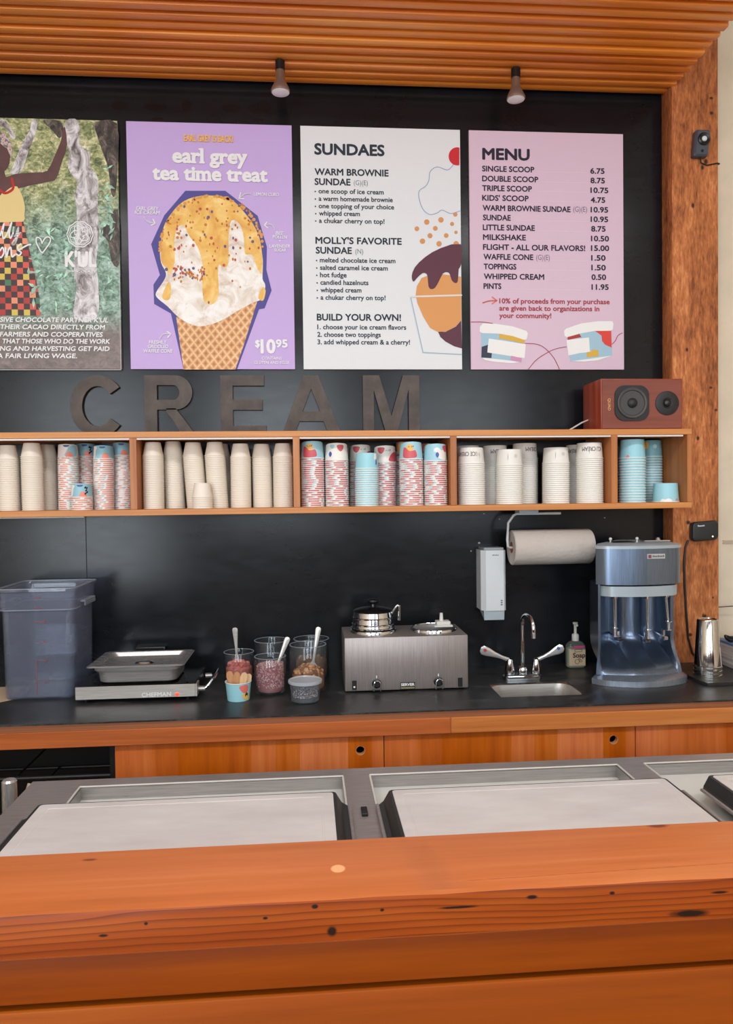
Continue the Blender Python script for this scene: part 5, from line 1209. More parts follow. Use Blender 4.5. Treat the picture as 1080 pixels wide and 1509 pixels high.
# ---------------------------------------------------------------- sink, faucet
t = thing('sink_basin', 'small steel sink basin set into the black worktop', 'sink', ((SKX0+SKX1)/2, (SKY0+SKY1)/2, CZ-.14))
mb = MB(); e_ = .0
def sk(e, z, r): return [Vector((a, b_, z)) for a, b_ in rrect(SKX0+e, SKX1-e, SKY0+e, SKY1-e, r, 8)]
mb.loft([sk(-.012, CZ-.0255, .04), sk(.0005, CZ-.0254, .04), sk(.0005, CZ-.006, .045), sk(.003, CZ-.03, .05), sk(.006, CZ-.12, .05), sk(.02, CZ-.136, .045), sk(.06, CZ-.14, .03)], False, True)
bs = build('bowl', mb, steel('sink_steel', (206, 200, 194), .32), t)
mb = MB(); mb.lathe([(.0, -.1395), (.018, -.1395), (.020, -.1385), (.0, -.1385)], ((SKX0+SKX1)/2, (SKY0+SKY1)/2, CZ), 20); build('drain', mb, chrome, t)
f = atz(771, 1003, CZ); FY = f.y+.028
fx = at(770, 995, FY).x
t = thing('sink_faucet', 'chrome gooseneck faucet with two wing handles above the small sink', 'faucet', (fx, FY, CZ))
x0, x1 = at(743, 998, FY-.02).x, at(799.5, 998, FY-.02).x
mb = MB(); mb.prism([(a, b_, CZ+.0005) for a, b_ in rrect(x0, x1, FY-.028, FY+.022, .02, 6)], (0, 0, .013)); mb.prism([(a, b_, CZ+.0134) for a, b_ in rrect(x0+.006, x1-.006, FY-.022, FY+.016, .016, 6)], (0, 0, .007)); build('base_plate', mb, chrome, t)
zt = at(779, 905, FY-.03).z
top = [(fx, FY, CZ+.02), (fx, FY, zt-.045)]
R_ = .036; ex, ez = at(786, 938, FY-.10).x, at(786, 940, FY-.10).z
for k in range(1, 13):
    a = PI*k/12; d_ = (1-math.cos(a))/2
    top.append((fx+(ex-fx)*d_, FY-.10*d_, zt-.045+.045*math.sin(a)**.85*1.0 if a < PI else zt-.045))
top += [(ex, FY-.10, zt-.06), (ex, FY-.10, ez)]
mb = MB(); mb.tube(top, .0078, 14); build('spout', mb, chrome, t)
mb = MB(); mb.cyl((ex, FY-.10, ez-.001), (ex, FY-.10, ez+.018), .0092, n=18); build('aerator', mb, chrome, t)
mb = MB(); mb.lathe([(.0, .019), (.0155, .019), (.0165, .024), (.0165, .038), (.013, .044), (.0085, .047)], (fx, FY, CZ), 24); build('collar', mb, chrome, t)
for sx, pc, tip, mid, colr, let in ((-1, 751, (708, 956.5), (728, 963), (176, 60, 62), 'H'), (1, 790, (830, 953.5), (812, 962), (58, 92, 160), 'C')):
    cx = at(pc, 990, FY).x; zc = at(pc, 971, FY).z-CZ
    mb = MB(); mb.lathe([(0, .0205), (.0185, .0205), (.018, .03), (.0125, zc-.006), (.0115, zc), (.006, zc+.004), (0, zc+.0045)], (cx, FY, CZ), 26); hd = build('valve', mb, chrome, t)
    a0 = Vector((cx+sx*.006, FY, CZ+zc-.002)); a3 = at(*tip, FY-.012); a2 = at(*mid, FY-.008)
    mb = MB(); rings = []
    for tt, w, th in ((0, .008, .006), (.25, .007, .005), (.5, .010, .0035), (.75, .0155, .003), (.92, .0165, .0028), (1.0, .008, .0025)):
        p = (a0*(1-tt)**2)+(a2+Vector((0, 0, -.004)))*(2*tt*(1-tt))+a3*(tt**2)
        dr = ((a2-a0)*(1-tt)+(a3-a2)*tt).normalized(); up = Vector((-dr.z*sx, 0, dr.x*sx)); 
        rings.append([p+up*(w*math.cos(2*PI*k/12))+Vector((0, 1, 0))*(th*math.sin(2*PI*k/12)) for k in range(12)])
    mb.loft(rings); lv_ = build('lever', mb, steel('lever_steel', (232, 230, 230), .2, amount=.05), hd, smooth=50)
    p = at(tip[0]-sx*7, tip[1]+2.0, FY-.0165)
    mb = MB(); mb.lathe([(0, 0), (.0058, 0), (.0058, -.0008), (0, -.0008)], p, 18, 'Y'); mk = bpy.data.objects and build('temperature_mark', mb, pbr('mark_'+let, colr, .4), hd)

# ---------------------------------------------------------------- soap bottle
f = atz(851, 985, CZ); c = Vector((f.x, f.y+.022, CZ))
t = thing('soap_bottle', 'small clear pump bottle of soap with a beige label beside the faucet', 'soap bottle', c)
hw = (at(865, 960, c.y).x-at(837, 960, c.y).x)/2
def bl(z, w, d, r): return [Vector((c.x+a, c.y+b_, CZ+z)) for a, b_ in rrect(-w, w, -d, d, r, 5)]
zb = at(851, 943, c.y).z-CZ
mb = MB(); mb.loft([bl(.0006, hw-.004, .017, .012), bl(.006, hw, .020, .014), bl(zb-.022, hw, .020, .014), bl(zb-.008, hw*.72, .016, .013), bl(zb, .012, .0115, .011)]); build('body', mb, clear('soap_plastic', (220, 230, 232), haze=.12, hazecol=(200, 206, 200)), t)
mb = MB(); mb.loft([bl(.002, hw-.005, .0155, .0115), bl(.007, hw-.0016, .0185, .013), bl(zb-.030, hw-.0016, .0185, .013)]); build('soap', mb, pbr('soap_gel', (196, 186, 156), .35), t)
zl0, zl1 = .010, at(851, 956, c.y).z-CZ
mb = MB(); mb.box(c.x-hw+.006, c.x+hw-.006, c.y-.0209, c.y-.0203, CZ+zl0, CZ+zl1); lb = build('label', mb, pbr('beige_label', (206, 184, 150), .55), t, smooth=0)
bi = pbr('label_ink', (64, 44, 48), .5)
mb = MB(); flat_text(mb, 'Soap', (c.x-hw*.45, c.y-.0212, CZ+zl0+.032), (1, 0, 0), (0, 0, 1), hw*1.25, .017, .05); build('lettering', mb, bi, lb, smooth=0, normals=False)
mb = MB()
for (dx, dz, rr) in ((-.001, .016, .0085), (.014, .018, .0042), (.008, .026, .003)):
    ribbon(mb, [Vector((c.x+dx+rr*math.cos(2*PI*k/14), c.y-.0212, CZ+zl0+dz+rr*math.sin(2*PI*k/14))) for k in range(14)], .0009, True)
build('bubble_drawing', mb, bi, lb, smooth=0, normals=False)
mb = MB(); ribbon(mb, [Vector(q) for q in ((c.x-.010, c.y-.0212, CZ+zl0+.053), (c.x+.018, c.y-.0212, CZ+zl0+.055), (c.x+.018, c.y-.0212, CZ+zl0+.064), (c.x-.010, c.y-.0212, CZ+zl0+.062))], .0009, True); build('label_box', mb, bi, lb, smooth=0, normals=False)
mb = MB(); zz = at(851, 952.5, c.y).z-CZ; mb.box(c.x-hw*.35, c.x+hw*.75, c.y-.0207, c.y-.0202, CZ+zz-.003, CZ+zz+.006); build('pink_band', mb, pbr('pink_band', (206, 70, 120), .5), t, smooth=0)
wp = pbr('white_plastic', (216, 214, 208), .4)
zp = at(851, 917, c.y).z-CZ
mb = MB(); mb.lathe([(0, zb-.002), (.0135, zb-.002), (.0135, zb+.020), (.011, zb+.024), (0, zb+.024)], c, 24); build('cap', mb, wp, t)
mb = MB(); mb.lathe([(.0055, zb+.0238), (.0055, zp-.008), (.009, zp-.007), (.0095, zp), (0, zp+.001)], c, 20); mb.tube([(c.x, c.y, CZ+zp-.004), (c.x-.004, c.y-.02, CZ+zp-.004), (c.x-.005, c.y-.032, CZ+zp-.007)], .0042, 10); build('pump', mb, wp, t)

# ---------------------------------------------------------------- wall soap dispenser
p0, p1 = at(703, 812, -.0), at(746, 900, -.095)
DX0, DX1 = at(713, 850, -.10).x-.004, at(745.5, 850, -.10).x
DZ0, DZ1 = at(730, 900, -.10).z, at(730, 811, -.10).z
t = thing('wall_dispenser', 'narrow white and grey dispenser fixed to the black wall above the sink', 'dispenser', ((DX0+DX1)/2, -.05, DZ0))
gw = pbr('dispenser_white', (214, 218, 220), .3)
mb = MB(); P = [(DX0-.002, -.0005), (DX0-.004, -.082), (DX0+.012, -.1), (DX1-.008, -.1), (DX1, -.092), (DX1, -.0005)]
mb.prism([(a, b_, DZ0) for a, b_ in P], (0, 0, DZ1-DZ0)); cov = build('cover', mb, gw, t, smooth=30)
mb = MB(); mb.box(DX0+.006, DX1-.006, -.094, -.0005, DZ1, DZ1+.010, .002, 1); build('top_cap', mb, pbr('dispenser_grey', (150, 154, 158), .35), t)
dzb = at(730, 914, -.10).z
mb = MB(); mb.loft([[Vector(q) for q in ((DX0+.004, -.03, dzb+.03), (DX1-.004, -.03, dzb+.03), (DX1-.004, -.028, DZ0), (DX0+.004, -.028, DZ0))], [Vector(q) for q in ((DX0+.006, -.092, dzb), (DX1-.006, -.092, dzb), (DX1-.006, -.096, DZ0), (DX0+.004, -.096, DZ0))]]); build('tray', mb, pbr('dispenser_blue_grey', (176, 188, 194), .35), t)
p = at(730, 818, -.1005); mb = MB(); flat_text(mb, 'dispenser', (p.x-.012, -.1006, p.z-.003), (1, 0, 0), (0, 0, 1), .024, .006, .0); mb.bm.free()
mb = MB()
for k, (w, hh) in enumerate(((.004, .004), (.003, .0055), (.0035, .004), (.003, .0055), (.004, .004))): mb.box(p.x-.012+k*.005, p.x-.012+k*.005+w, -.1008, -.1001, p.z-.002, p.z-.002+hh*.8)
for k in range(3): q = at(739, 885+k*3, -.1); mb.box(q.x-.003, q.x+.004, -.1008, -.1001, q.z-.0022, q.z+.0022)
build('small_print_mark', mb, pbr('small_print', (92, 98, 104), .5), cov, smooth=0)

# ---------------------------------------------------------------- paper towel on its bracket
TY = -.125
q0, q1 = at(753, 807, TY), at(869, 805, TY); R_ = .0655; zc = (at(800, 781, TY-.0).z+at(800, 831, TY).z)/2
mt, nt, b = new_mat('towel_paper'); MC['towel_paper'] = mt
b.inputs['Base Color'].default_value = lin((196, 186, 178)); b.inputs['Roughness'].default_value = .9
vr = N(nt, 'ShaderNodeTexVoronoi'); vr.inputs['Scale'].default_value = 70; nt.links.new(coord(nt, (1, 1, 1)), vr.inputs['Vector']); bump(nt, b, vr.outputs['Distance'], .35, .003)
t = thing('paper_towel_roll', 'white paper towel roll on a bracket under the cup shelf', 'paper towel', ((q0.x+q1.x)/2, TY, zc))
mb = MB(); mb.lathe([(.021, q0.x+.002), (R_-.003, q0.x), (R_, q0.x+.003), (R_*1.004, (q0.x+q1.x)/2), (R_, q1.x-.006), (R_-.004, q1.x), (.021, q1.x-.001)], (0, TY, zc), 48, 'X'); build('paper', mb, MC['towel_paper'], t)
mb = MB(); mb.lathe([(.021, q0.x+.001), (.021, q1.x-.001), (.019, q1.x-.001), (.019, q0.x+.001)], (0, TY, zc), 28, 'X'); build('core_tube', mb, pbr('cardboard', (150, 98, 70), .8), t)
t = thing('towel_bracket', 'white wire bracket hanging from the cup shelf and holding the towel roll', 'bracket', (q0.x, TY, SB))
wm = pbr('white_metal', (206, 208, 210), .35)
b0, b1 = at(758, 759, TY), at(826, 758, TY)
mb = MB(); mb.tube([(b1.x, TY, SB-.016), (b0.x+.008, TY, SB-.016), (b0.x-.004, TY, SB-.022), (q0.x-.010, TY, SB-.05), (q0.x-.014, TY, zc+.03), (q0.x-.012, TY, zc+.004), (q0.x-.004, TY, zc), (q1.x-.02, TY, zc)], .0048, 10); build('arm', mb, wm, t)
m0, m1 = at(762, 755, TY), at(790, 755, TY)
mb = MB(); mb.box(m0.x, m1.x, TY-.03, TY+.03, SB-.014, SB-.0003, .002, 1); build('mount', mb, pbr('pale_blue_metal', (176, 194, 210), .35), t)

# ---------------------------------------------------------------- drink mixer
mx = steel('mixer_steel', (124, 140, 162), .26, (50, 50, 2), .10, .08, metal=.9)
mxl = pbr('mixer_trim', (170, 182, 190), .3, .25)
MX0, MX1 = 1.480, 1.790; MCX = (MX0+MX1)/2
t = thing('drink_mixer', 'blue-grey metal triple-spindle drink mixer standing on the worktop by the post', 'drink mixer', (MCX, -.24, CZ))
BKL, BKR = .145, .05
def plan(x0, x1, yb, yf, bow, n=20, rc=.0):
    """outline in plan: straight back, front bowed outwards"""
    out = [(x1-BKR, yb), (x0+BKL, yb)]
    for k in range(n+1):
        u = k/n; x = x0+(x1-x0)*u; out.append((x, yf+bow*(2*u-1)**2+(.018*max(0, abs(2*u-1)-.86)/.14 if abs(2*u-1) > .86 else 0)))
    return out
HZ0, HZ1 = CZ+.350, CZ+.476
mb = MB(); mb.prism([(a, b_, HZ0) for a, b_ in plan(MX0, MX1, -.105, -.358, .035)], (0, 0, HZ1-HZ0)); build('motor_head', mb, mx, t, smooth=40)
mb = MB(); r0 = [Vector((a, b_, HZ1)) for a, b_ in plan(MX0-.002, MX1+.002, -.104, -.361, .035)]; r1 = [Vector((a, b_, HZ1+.010)) for a, b_ in plan(MX0-.002, MX1+.002, -.104, -.361, .035)]; r2 = [Vector((a, b_, HZ1+.017)) for a, b_ in plan(MX0+.012, MX1-.012, -.112, -.346, .035)]
mb.loft([r0, r1, r2]); cap_ = build('top_cap', mb, mxl, t, smooth=30)
for i, (px, py, rr) in enumerate(((899.5, 797, .006), (938.5, 797, .006))):
    p = at(px, 803, -.24); mb = MB(); z = HZ1+.017; mb.cyl((p.x, -.24, z-.001), (p.x, -.24, z+.007), .003, n=10); mb.ball((p.x, -.24, z+.012), rr, 2); build('switch_knob', mb, pbr('white_plastic', (216, 214, 208), .4), cap_)
mb = MB(); p0, p1 = at(946, 800, -.24), at(984, 800, -.24); z = HZ1+.018; mb.box(p0.x, p1.x, -.26, -.22, z, z+.005, .001, 1); mb.cyl((p0.x*.4+p1.x*.6, -.24, z+.005), (p0.x*.4+p1.x*.6, -.24, z+.014), .010, .006, 16); build('switch_plate', mb, chrome, cap_)
mb = MB(); p = at(901, 802, -.24); mb.box(p.x-.005, p.x+.075, -.27, -.21, HZ1+.017, HZ1+.0195, .001, 1); build('dark_inset', mb, pbr('dial_black', (20, 20, 21), .35), cap_)
p0, p1 = at(952, 823.5, -.350), at(978, 815.5, -.350)
mb = MB(); mb.box(p0.x, p1.x, -.3612, -.352, p0.z, p1.z, .001, 1); bg = build('badge', mb, pbr('badge_silver', (198, 200, 202), .3, .5), t)
mb = MB(); zc_ = (p0.z+p1.z)/2; mb.box(p0.x+.003, p0.x+.014, -.3618, -.3612, zc_-.0055, zc_+.0055); build('badge_emblem', mb, pbr('badge_red', (130, 60, 66), .4), bg, smooth=0)
mb = MB()
for k in range(7): mb.box(p0.x+.018+k*.0062, p0.x+.0225+k*.0062, -.3618, -.3612, zc_-.003, zc_+.003+(.001 if k % 3 == 0 else 0))
build('badge_small_print', mb, pbr('small_print', (92, 98, 104), .5), bg, smooth=0)
# splash body: flat back, scalloped front that sweeps out into the foot
SPX = [1.550, 1.657, 1.739]; SPY = [-.300, -.325, -.300]
nu, nv = 72, 26
def front_y(u, v):
    x = MX0+.004+(MX1-MX0-.008)*u
    y = -.215
    tr = max([math.sqrt(max(0.0, 1-((x-c_)/w_)**2)) for c_, w_ in ((1.552, .056), (1.650, .05), (1.730, .042))])
    y += .055*tr
    edge = max(0, (.045-min(u, 1-u)*(MX1-MX0))/.045); y -= (.10 if u < .5 else .05)*min(1, edge*3.2) if edge > .55 else 0
    return x, y
mb = MB(); rows = []
zs_ = []
for j in range(nv+1):
    vv = j/nv; zz = HZ0-.0005-(HZ0-(CZ+.030))*vv
    k_ = max(0.0, (vv-.62)/.38); sweep = k_*k_*(3-2*k_) if k_ < 1 else 1
    row = []
    for i in range(nu+1):
        u = i/nu; x, y = front_y(u, vv); yb = -.345+.035*(2*u-1)**2
        y2 = y+(yb-y)*sweep**1.6
        xx = MCX+(x-MCX)*(1+.04*sweep)
        row.append(mb.bm.verts.new((xx, y2, zz)))
    rows.append(row)
for a, b_ in zip(rows, rows[1:]):
    for i in range(nu): mb.bm.faces.new((a[i], a[i+1], b_[i+1], b_[i]))
# back and sides
bk = [[mb.bm.verts.new((r_[0].co.x+.135, -.112, r_[0].co.z)), mb.bm.verts.new((r_[-1].co.x-.04, -.112, r_[0].co.z))] for r_ in rows]
for (a, b_), (ra, rb_) in zip(zip(bk, bk[1:]), zip(rows, rows[1:])):
    mb.bm.faces.new((a[0], ra[0], rb_[0], b_[0])); mb.bm.faces.new((ra[-1], a[1], b_[1], rb_[-1])); mb.bm.faces.new((a[1], a[0], b_[0], b_[1]))
build('splash_body', mb, mx, t, smooth=40)
mb = MB()
P0 = plan(MX0-.022, MX1+.018, -.10, -.398, .060); P1 = plan(MX0-.022, MX1+.018, -.10, -.396, .060); P2 = plan(MX0+.010, MX1+.006, -.105, -.372, .052)
mb.loft([[Vector((a, b_, CZ+.0008)) for a, b_ in P0], [Vector((a, b_, CZ+.020)) for a, b_ in P1], [Vector((a, b_, CZ+.031)) for a, b_ in P2]]); build('foot_base', mb, steel('mixer_foot', (156, 166, 178), .24, (40, 40, 2)), t, smooth=40)
mb = MB(); mb.prism([(a, b_, HZ0-.042) for a, b_ in plan(MX0+.018, MX1-.012, -.20, -.352, .030)], (0, 0, .036)); build('spindle_housing', mb, mxl, t, smooth=40)
for i, (x, y) in enumerate(zip(SPX, SPY)):
    z1 = HZ0-.042; z0 = (1.060, 1.055, 1.078)[i]; dx = (0, .004, .010)[i]
    mb = MB(); mb.cyl((x, y, z1), (x, y, z1-.010), .013, .011, 18); mb.cyl((x, y, z1-.010), (x+dx, y, z0), .0048, n=14); sp_ = build('spindle', mb, chrome, t, smooth=40)
    mb = MB(); mb.lathe([(0, .034), (.013, .0335), (.013, .031), (.0056, .0305), (.0056, .0045), (.010, .004), (.010, .001), (0, .0)], (x+dx*.92, y, z0), 18); build('agitator', mb, chrome, sp_)
    xs_ = (at(908.5, 945, -.23).x, at(950, 947, -.23).x, at(975.5, 945, -.23).x)[i]; zc_ = (1.052, 1.046, 1.052)[i]
    mb = MB(); mb.cyl((xs_, -.158, zc_), (xs_, -.235, zc_-.006), .006, n=12); mb.box(xs_-.010, xs_+.010, -.262, -.232, zc_-.018, zc_-.002, .003, 1); mb.box(xs_-.008, xs_+.004, -.250, -.240, zc_-.002, zc_+.020, .002, 1); build('cup_rest', mb, chrome, t)

# ---------------------------------------------------------------- board, malt cups and papers at the right end
p = atz(1042, 1011, CZ); pb = atz(1004, 990, CZ)
t = thing('black_mat', 'black board lying on the worktop under the steel malt cups', 'mat', (p.x+.2, p.y+.1, CZ))
mb = MB(); mb.prism([(p.x, p.y, CZ+.0005), (2.35, p.y, CZ+.0005), (2.35, -.092, CZ+.0005), (p.x+.02, -.092, CZ+.0005), (p.x-.012, -.12, CZ+.0005), (p.x-.006, p.y+.03, CZ+.0005)], (0, 0, .010)); build('sheet', mb, pbr('mat_black', (46, 46, 46), .4, grain=.2), t, smooth=0)
MZ = CZ+.0108
f = atz(1053, 999, MZ); c = Vector((f.x, f.y+.046, MZ))
zt = at(1051, 914, c.y-.03).z-MZ
tin = steel('polished_steel', (222, 220, 218), .10, (60, 60, 3), .06)
rb = (at(1072, 995, c.y).x-at(1034, 995, c.y).x)/2; rt_ = (at(1064, 918, c.y).x-at(1037, 918, c.y).x)/2
hh = zt-.031
for i in range(3):
    z = i*.015; s_ = 1.0
    mb = MB(); mb.lathe([(rb-.0026, z), (rb, z+.0005), (rb, z+.006), (rb-.0022, z+.0075), (rt_+.002, z+hh-.004), (rt_, z+hh), (rt_-.003, z+hh+.001), (rt_-.004, z+hh-.0015), (0, z+hh-.0015), (0, z+hh-.0025), (rt_-.004, z+hh-.0025), (rt_+.0016, z+hh-.005), (rb-.0026, z+.0077)], c, 44)
    bmesh.ops.remove_doubles(mb.bm, verts=mb.bm.verts, dist=1e-6)
    setp(build('malt_cup', mb, tin, loc=c+Vector((0, 0, z)), smooth=40), ('lowest upturned steel malt cup of the nested stack by the post', 'middle steel malt cup of the nested stack by the post', 'topmost upturned steel malt cup of the stack by the post')[i], 'cup', 'nested steel malt cups')
x0 = at(1073, 990, -.19).x
for i in range(9):
    mb = MB(); r = random.Random(i); z = MZ+.0003+i*.0105; mb.box(x0+r.uniform(0, .004), x0+.21, -.235+r.uniform(0, .004), -.10, z, z+.0098, .001, 1)
    setp(build('napkin_pack' if i < 8 else 'blue_packet', mb, pbr('napkin_white', (226, 218, 212), .8) if i < 8 else pbr('blue_card', (96, 136, 178), .5), loc=(x0+.1, -.17, z), smooth=0), ('%s white napkin pack from the bottom, behind the steel malt cups' % ONES[i]) if i < 8 else 'blue packet on top of the white napkins behind the malt cups', 'napkins' if i < 8 else 'packet', 'stacked napkin packs' if i < 8 else None)
z = MZ+.0003+9*.0105
mb = MB(); 
mb.tube([(x0+.05+.045*math.cos(a), -.17+.04*math.sin(a), z+.008+.006*math.sin(3*a)+.002*k) for k in range(3) for a in [2*PI*i/14 for i in range(14)]], .004, 8)
setp(build('cable_coil', mb, pbr('cable_black', (20, 20, 21), .5), loc=(x0+.05, -.17, z)), 'black cable coiled on the packets by the cream wall', 'cable')

# ---------------------------------------------------------------- things on the post
p = at(1029.5, 215, -.086)
t = thing('security_camera', 'small grey camera with a round lens mounted high on the timber post', 'camera', (p.x, -.09, p.z))
w, hgt = .029, .050
mb = MB(); r0 = [Vector((p.x+a+.0*b_+b_*.10, -.0865, p.z+b_)) for a, b_ in rrect(-w, w, -hgt, hgt, .007, 4)]; r1 = [q+Vector((0, -.022, 0)) for q in r0]; r2 = [Vector((p.x+a+b_*.10, -.116, p.z+b_)) for a, b_ in rrect(-w+.006, w-.006, -hgt+.006, hgt-.006, .006, 4)]
mb.loft([r0, r1, r2]); build('case', mb, pbr('camera_grey', (72, 78, 88), .35), t)
cx, cz = p.x+.004, p.z+.012
mb = MB(); mb.lathe([(0, -.1155), (.0235, -.1155), (.0235, -.121), (.019, -.124), (.0125, -.122), (.0115, -.120), (0, -.120)], (cx, 0, cz), 30, 'Y'); l_ = build('lens_ring', mb, pbr('camera_black', (16, 16, 18), .3), t)
mb = MB(); mb.lathe([(.0105, -.1201), (.009, -.1235), (.005, -.1255), (0, -.126)], (cx, 0, cz), 24, 'Y'); build('lens', mb, pbr('lens_white', (214, 218, 222), .2), l_)
mb = MB(); mb.lathe([(0, -.1155), (.006, -.1155), (.005, -.118), (0, -.1185)], (p.x-.002, 0, p.z-.032), 14, 'Y'); build('sensor', mb, pbr('camera_black', (16, 16, 18), .3), t)
a_, b_ = at(1031, 235, -.092), at(1061, 241, -.09)
mb = MB(); mb.tube([(p.x, -.098, p.z-hgt-.001), (a_.x+.005, -.092, a_.z-.012), (a_.x+.03, -.089, a_.z-.020), (b_.x-.01, -.089, b_.z+.002), (WX+.188, -.088, b_.z), (WX+.190, -.04, b_.z+.01), (WX+.192, -.004, b_.z+.03)], .0025, 8)
setp(build('camera_cable', mb, pbr('cable_black', (20, 20, 21), .5), loc=p), 'thin black cable running from the small camera round the post', 'cable')
p = at(1034.5, 782, -.086)
t = thing('router_box', 'rounded black plastic box with a small light on the timber post below the shelf', 'device', (p.x, -.1, p.z))
mb = MB(); w, hgt = .054, .038
def rb2(y, e, r): return [Vector((p.x+a, y, p.z+b_+a*.06)) for a, b_ in rrect(-w+e, w-e, -hgt+e, hgt-e, r, 6)]
mb.loft([rb2(-.0865, .002, .014), rb2(-.105, .0, .015), rb2(-.112, .004, .013), rb2(-.1135, .010, .010)]); cs_ = build('case', mb, pbr('router_black', (34, 38, 40), .38), t)
q = at(1027, 775, -.1138)
mb = MB(); flat_text(mb, 'Panasonic', (q.x+.003, -.1139, q.z-.003), (1, 0, .06), (0, 0, 1), .027, .0058, .05); build('lettering', mb, pbr('pale_ink', (232, 232, 230), .4), cs_, smooth=0, normals=False)
q = at(1050, 790.5, -.113); mb = MB(); mb.lathe([(0, 0), (.0032, 0), (.0026, -.002), (0, -.0026)], (q.x, -.1128, q.z), 14, 'Y'); build('indicator', mb, pbr('warm_led', (250, 226, 214), .3, emit=((255, 224, 206), 3.0)), cs_)
mb = MB()
P = [(1014, 796), (1010, 806), (1008, 826), (1009, 860), (1011, 900), (1014, 940), (1020, 962), (1030, 974)]
mb.tube([at(a, b_, -.0905) for a, b_ in P], .0042, 8)
setp(build('power_cord', mb, pbr('cable_black', (20, 20, 21), .5), loc=at(1008, 826, -.09)), 'black cord hanging down the timber post from the rounded black box', 'cord')
p = at(1069, 891, -.0); mb = MB(); mb.cyl((WX+.186, -.05, p.z-.002), (p.x+.01, -.05, p.z+.002), .0018, n=8); mb.ball((p.x+.011, -.05, p.z+.002), .0045, 1)
setp(build('wall_hook', mb, pbr('hook_dark', (52, 44, 38), .5), loc=(p.x, -.05, p.z)), 'thin dark peg sticking out from the side of the timber post', 'hook')

# ================================================================ dipping cabinet
DZ = .85
W3 = [(-.113, .549), (.618, 1.279), (1.352, 2.012)]; WB, WF = -.956, -1.66
CX0, CX1, CB, CFR = -.245, 2.4, -.905, -1.70
t = thing('dipping_cabinet', 'long stainless ice cream dipping cabinet behind the wooden serving bar', 'ice cream cabinet', (.9, -1.3, 0))
top_st = steel('cabinet_steel', (190, 182, 180), .36, (2.5, 40, 40), .12, .12)
mb = MB()
xs = [CX0]+[v for w in W3 for v in w]+[CX1]
for i in range(0, len(xs), 2): mb.box(xs[i], xs[i+1], CFR, CB, DZ-.03, DZ)
for a, b_ in W3: mb.box(a, b_, WB, CB, DZ-.03, DZ); mb.box(a, b_, CFR, WF, DZ-.03, DZ)
build('top_frame', mb, top_st, t, smooth=0)
mb = MB(); mb.box(CX0+.006, CX1-.006, CB-.01, CB-.006, .02, DZ-.03); mb.box(CX0+.006, CX1-.006, CFR+.006, CFR+.01, .02, DZ-.03); mb.box(CX0+.006, CX0+.01, CFR+.01, CB-.01, .02, DZ-.03); mb.box(CX1-.01, CX1-.006, CFR+.01, CB-.01, .02, DZ-.03); mb.box(CX0+.006, CX1-.006, CFR+.006, CB-.006, 0, .02)
build('body', mb, brushed, t, smooth=0)
frost = pbr('frosty_liner', (226, 228, 222), .55)
for k, (a, b_) in enumerate(W3):
    mb = MB(); mb.box(a, b_, WB-.004, WB, DZ-.048, DZ-.003); mb.box(a, a+.004, WF, WB-.004, DZ-.048, DZ-.003); mb.box(b_-.004, b_, WF, WB-.004, DZ-.048, DZ-.003); wr = build('well_wall', mb, brushed, t, smooth=0)
    mb = MB(); mb.box(a+.004, b_-.004, WF, WB-.004, DZ-.06, DZ-.032); build('well_liner', mb, frost, wr, smooth=0)
    mb = MB(); e = .0045; mb.box(a-.001, b_+.001, WB-.0025, WB+.0025, DZ-.001, DZ+.0022, .0008, 1); mb.box(a-.002, a+.003, WF, WB-.003, DZ-.001, DZ+.0022, .0008, 1); mb.box(b_-.003, b_+.002, WF, WB-.003, DZ-.001, DZ+.0022, .0008, 1); build('well_edge', mb, pbr('bright_edge', (232, 228, 220), .3, .2), wr, smooth=0)
for px in (490, 545): pass
xm = at(537, 1198, DZ).x
mb = MB(); p = atz(537, 1198, DZ); mb.box(p.x-.007, p.x+.007, p.y-.02, p.y+.02, DZ, DZ+.007, .001, 1); build('hinge_clip', mb, pbr('clip_black', (16, 16, 16), .4), t)
# flip lids
mt, nt, b = new_mat('lid_white'); MC['lid_white'] = mt
f = noise(nt, coord(nt, (1, 1, 1)), 220, 2); g = noise(nt, coord(nt, (1, 3, 1)), 4, 4)
nt.links.new(ramp(nt, g, [(.35, (214, 208, 206)), (.65, (228, 224, 222))]), b.inputs['Base Color']); b.inputs['Roughness'].default_value = .38; bump(nt, b, f, .10, .001)
lidb = pbr('lid_rubber', (44, 46, 46), .45)
LY0, LY1 = -1.64, -1.135; LZ = .88
for k, (a, b_, dy) in enumerate(((-.146, .518, 0), (.655, 1.318, -.004), (1.439, 2.10, 0))):
    e = bpy.data.objects.new('lid', None); COL.objects.link(e); e.parent = t; ORG[e.name] = ORG[t.name]; e.empty_display_size = .05
    yb = LY1+dy
    def rg(z, o, r, yo=None): return [Vector((x, y, z)) for x, y in rrect(a-o, b_+o, LY0-o, yb+(o if yo is None else yo), r, 4)]
    mb = MB(); mb.loft([rg(DZ+.0026, .032, .004, -.016), rg(DZ+.0065, .032, .004, -.016), rg(DZ+.0067, .020, .006, .004), rg(LZ-.001, .007, .010), rg(LZ, .006, .010)]); build('frame', mb, lidb, e, smooth=30)
    mb = MB(); mb.loft([rg(LZ+.0002, -.0005, .008), rg(LZ+.0016, -.001, .008), rg(LZ+.0016, -.024, .006), rg(LZ+.0009, -.025, .006), rg(LZ+.0009, -.028, .006), rg(LZ+.0016, -.029, .006)]); build('panel', mb, MC['lid_white'], e, smooth=20)
    for x in (a-.036, b_+.036):
      mb = MB(); mb.box(x-.004, x+.004, LY0, yb-.02, DZ+.003, DZ+.010, .0015, 1)
      build('side_rail', mb, steel('rail_steel', (196, 188, 188), .3), e)
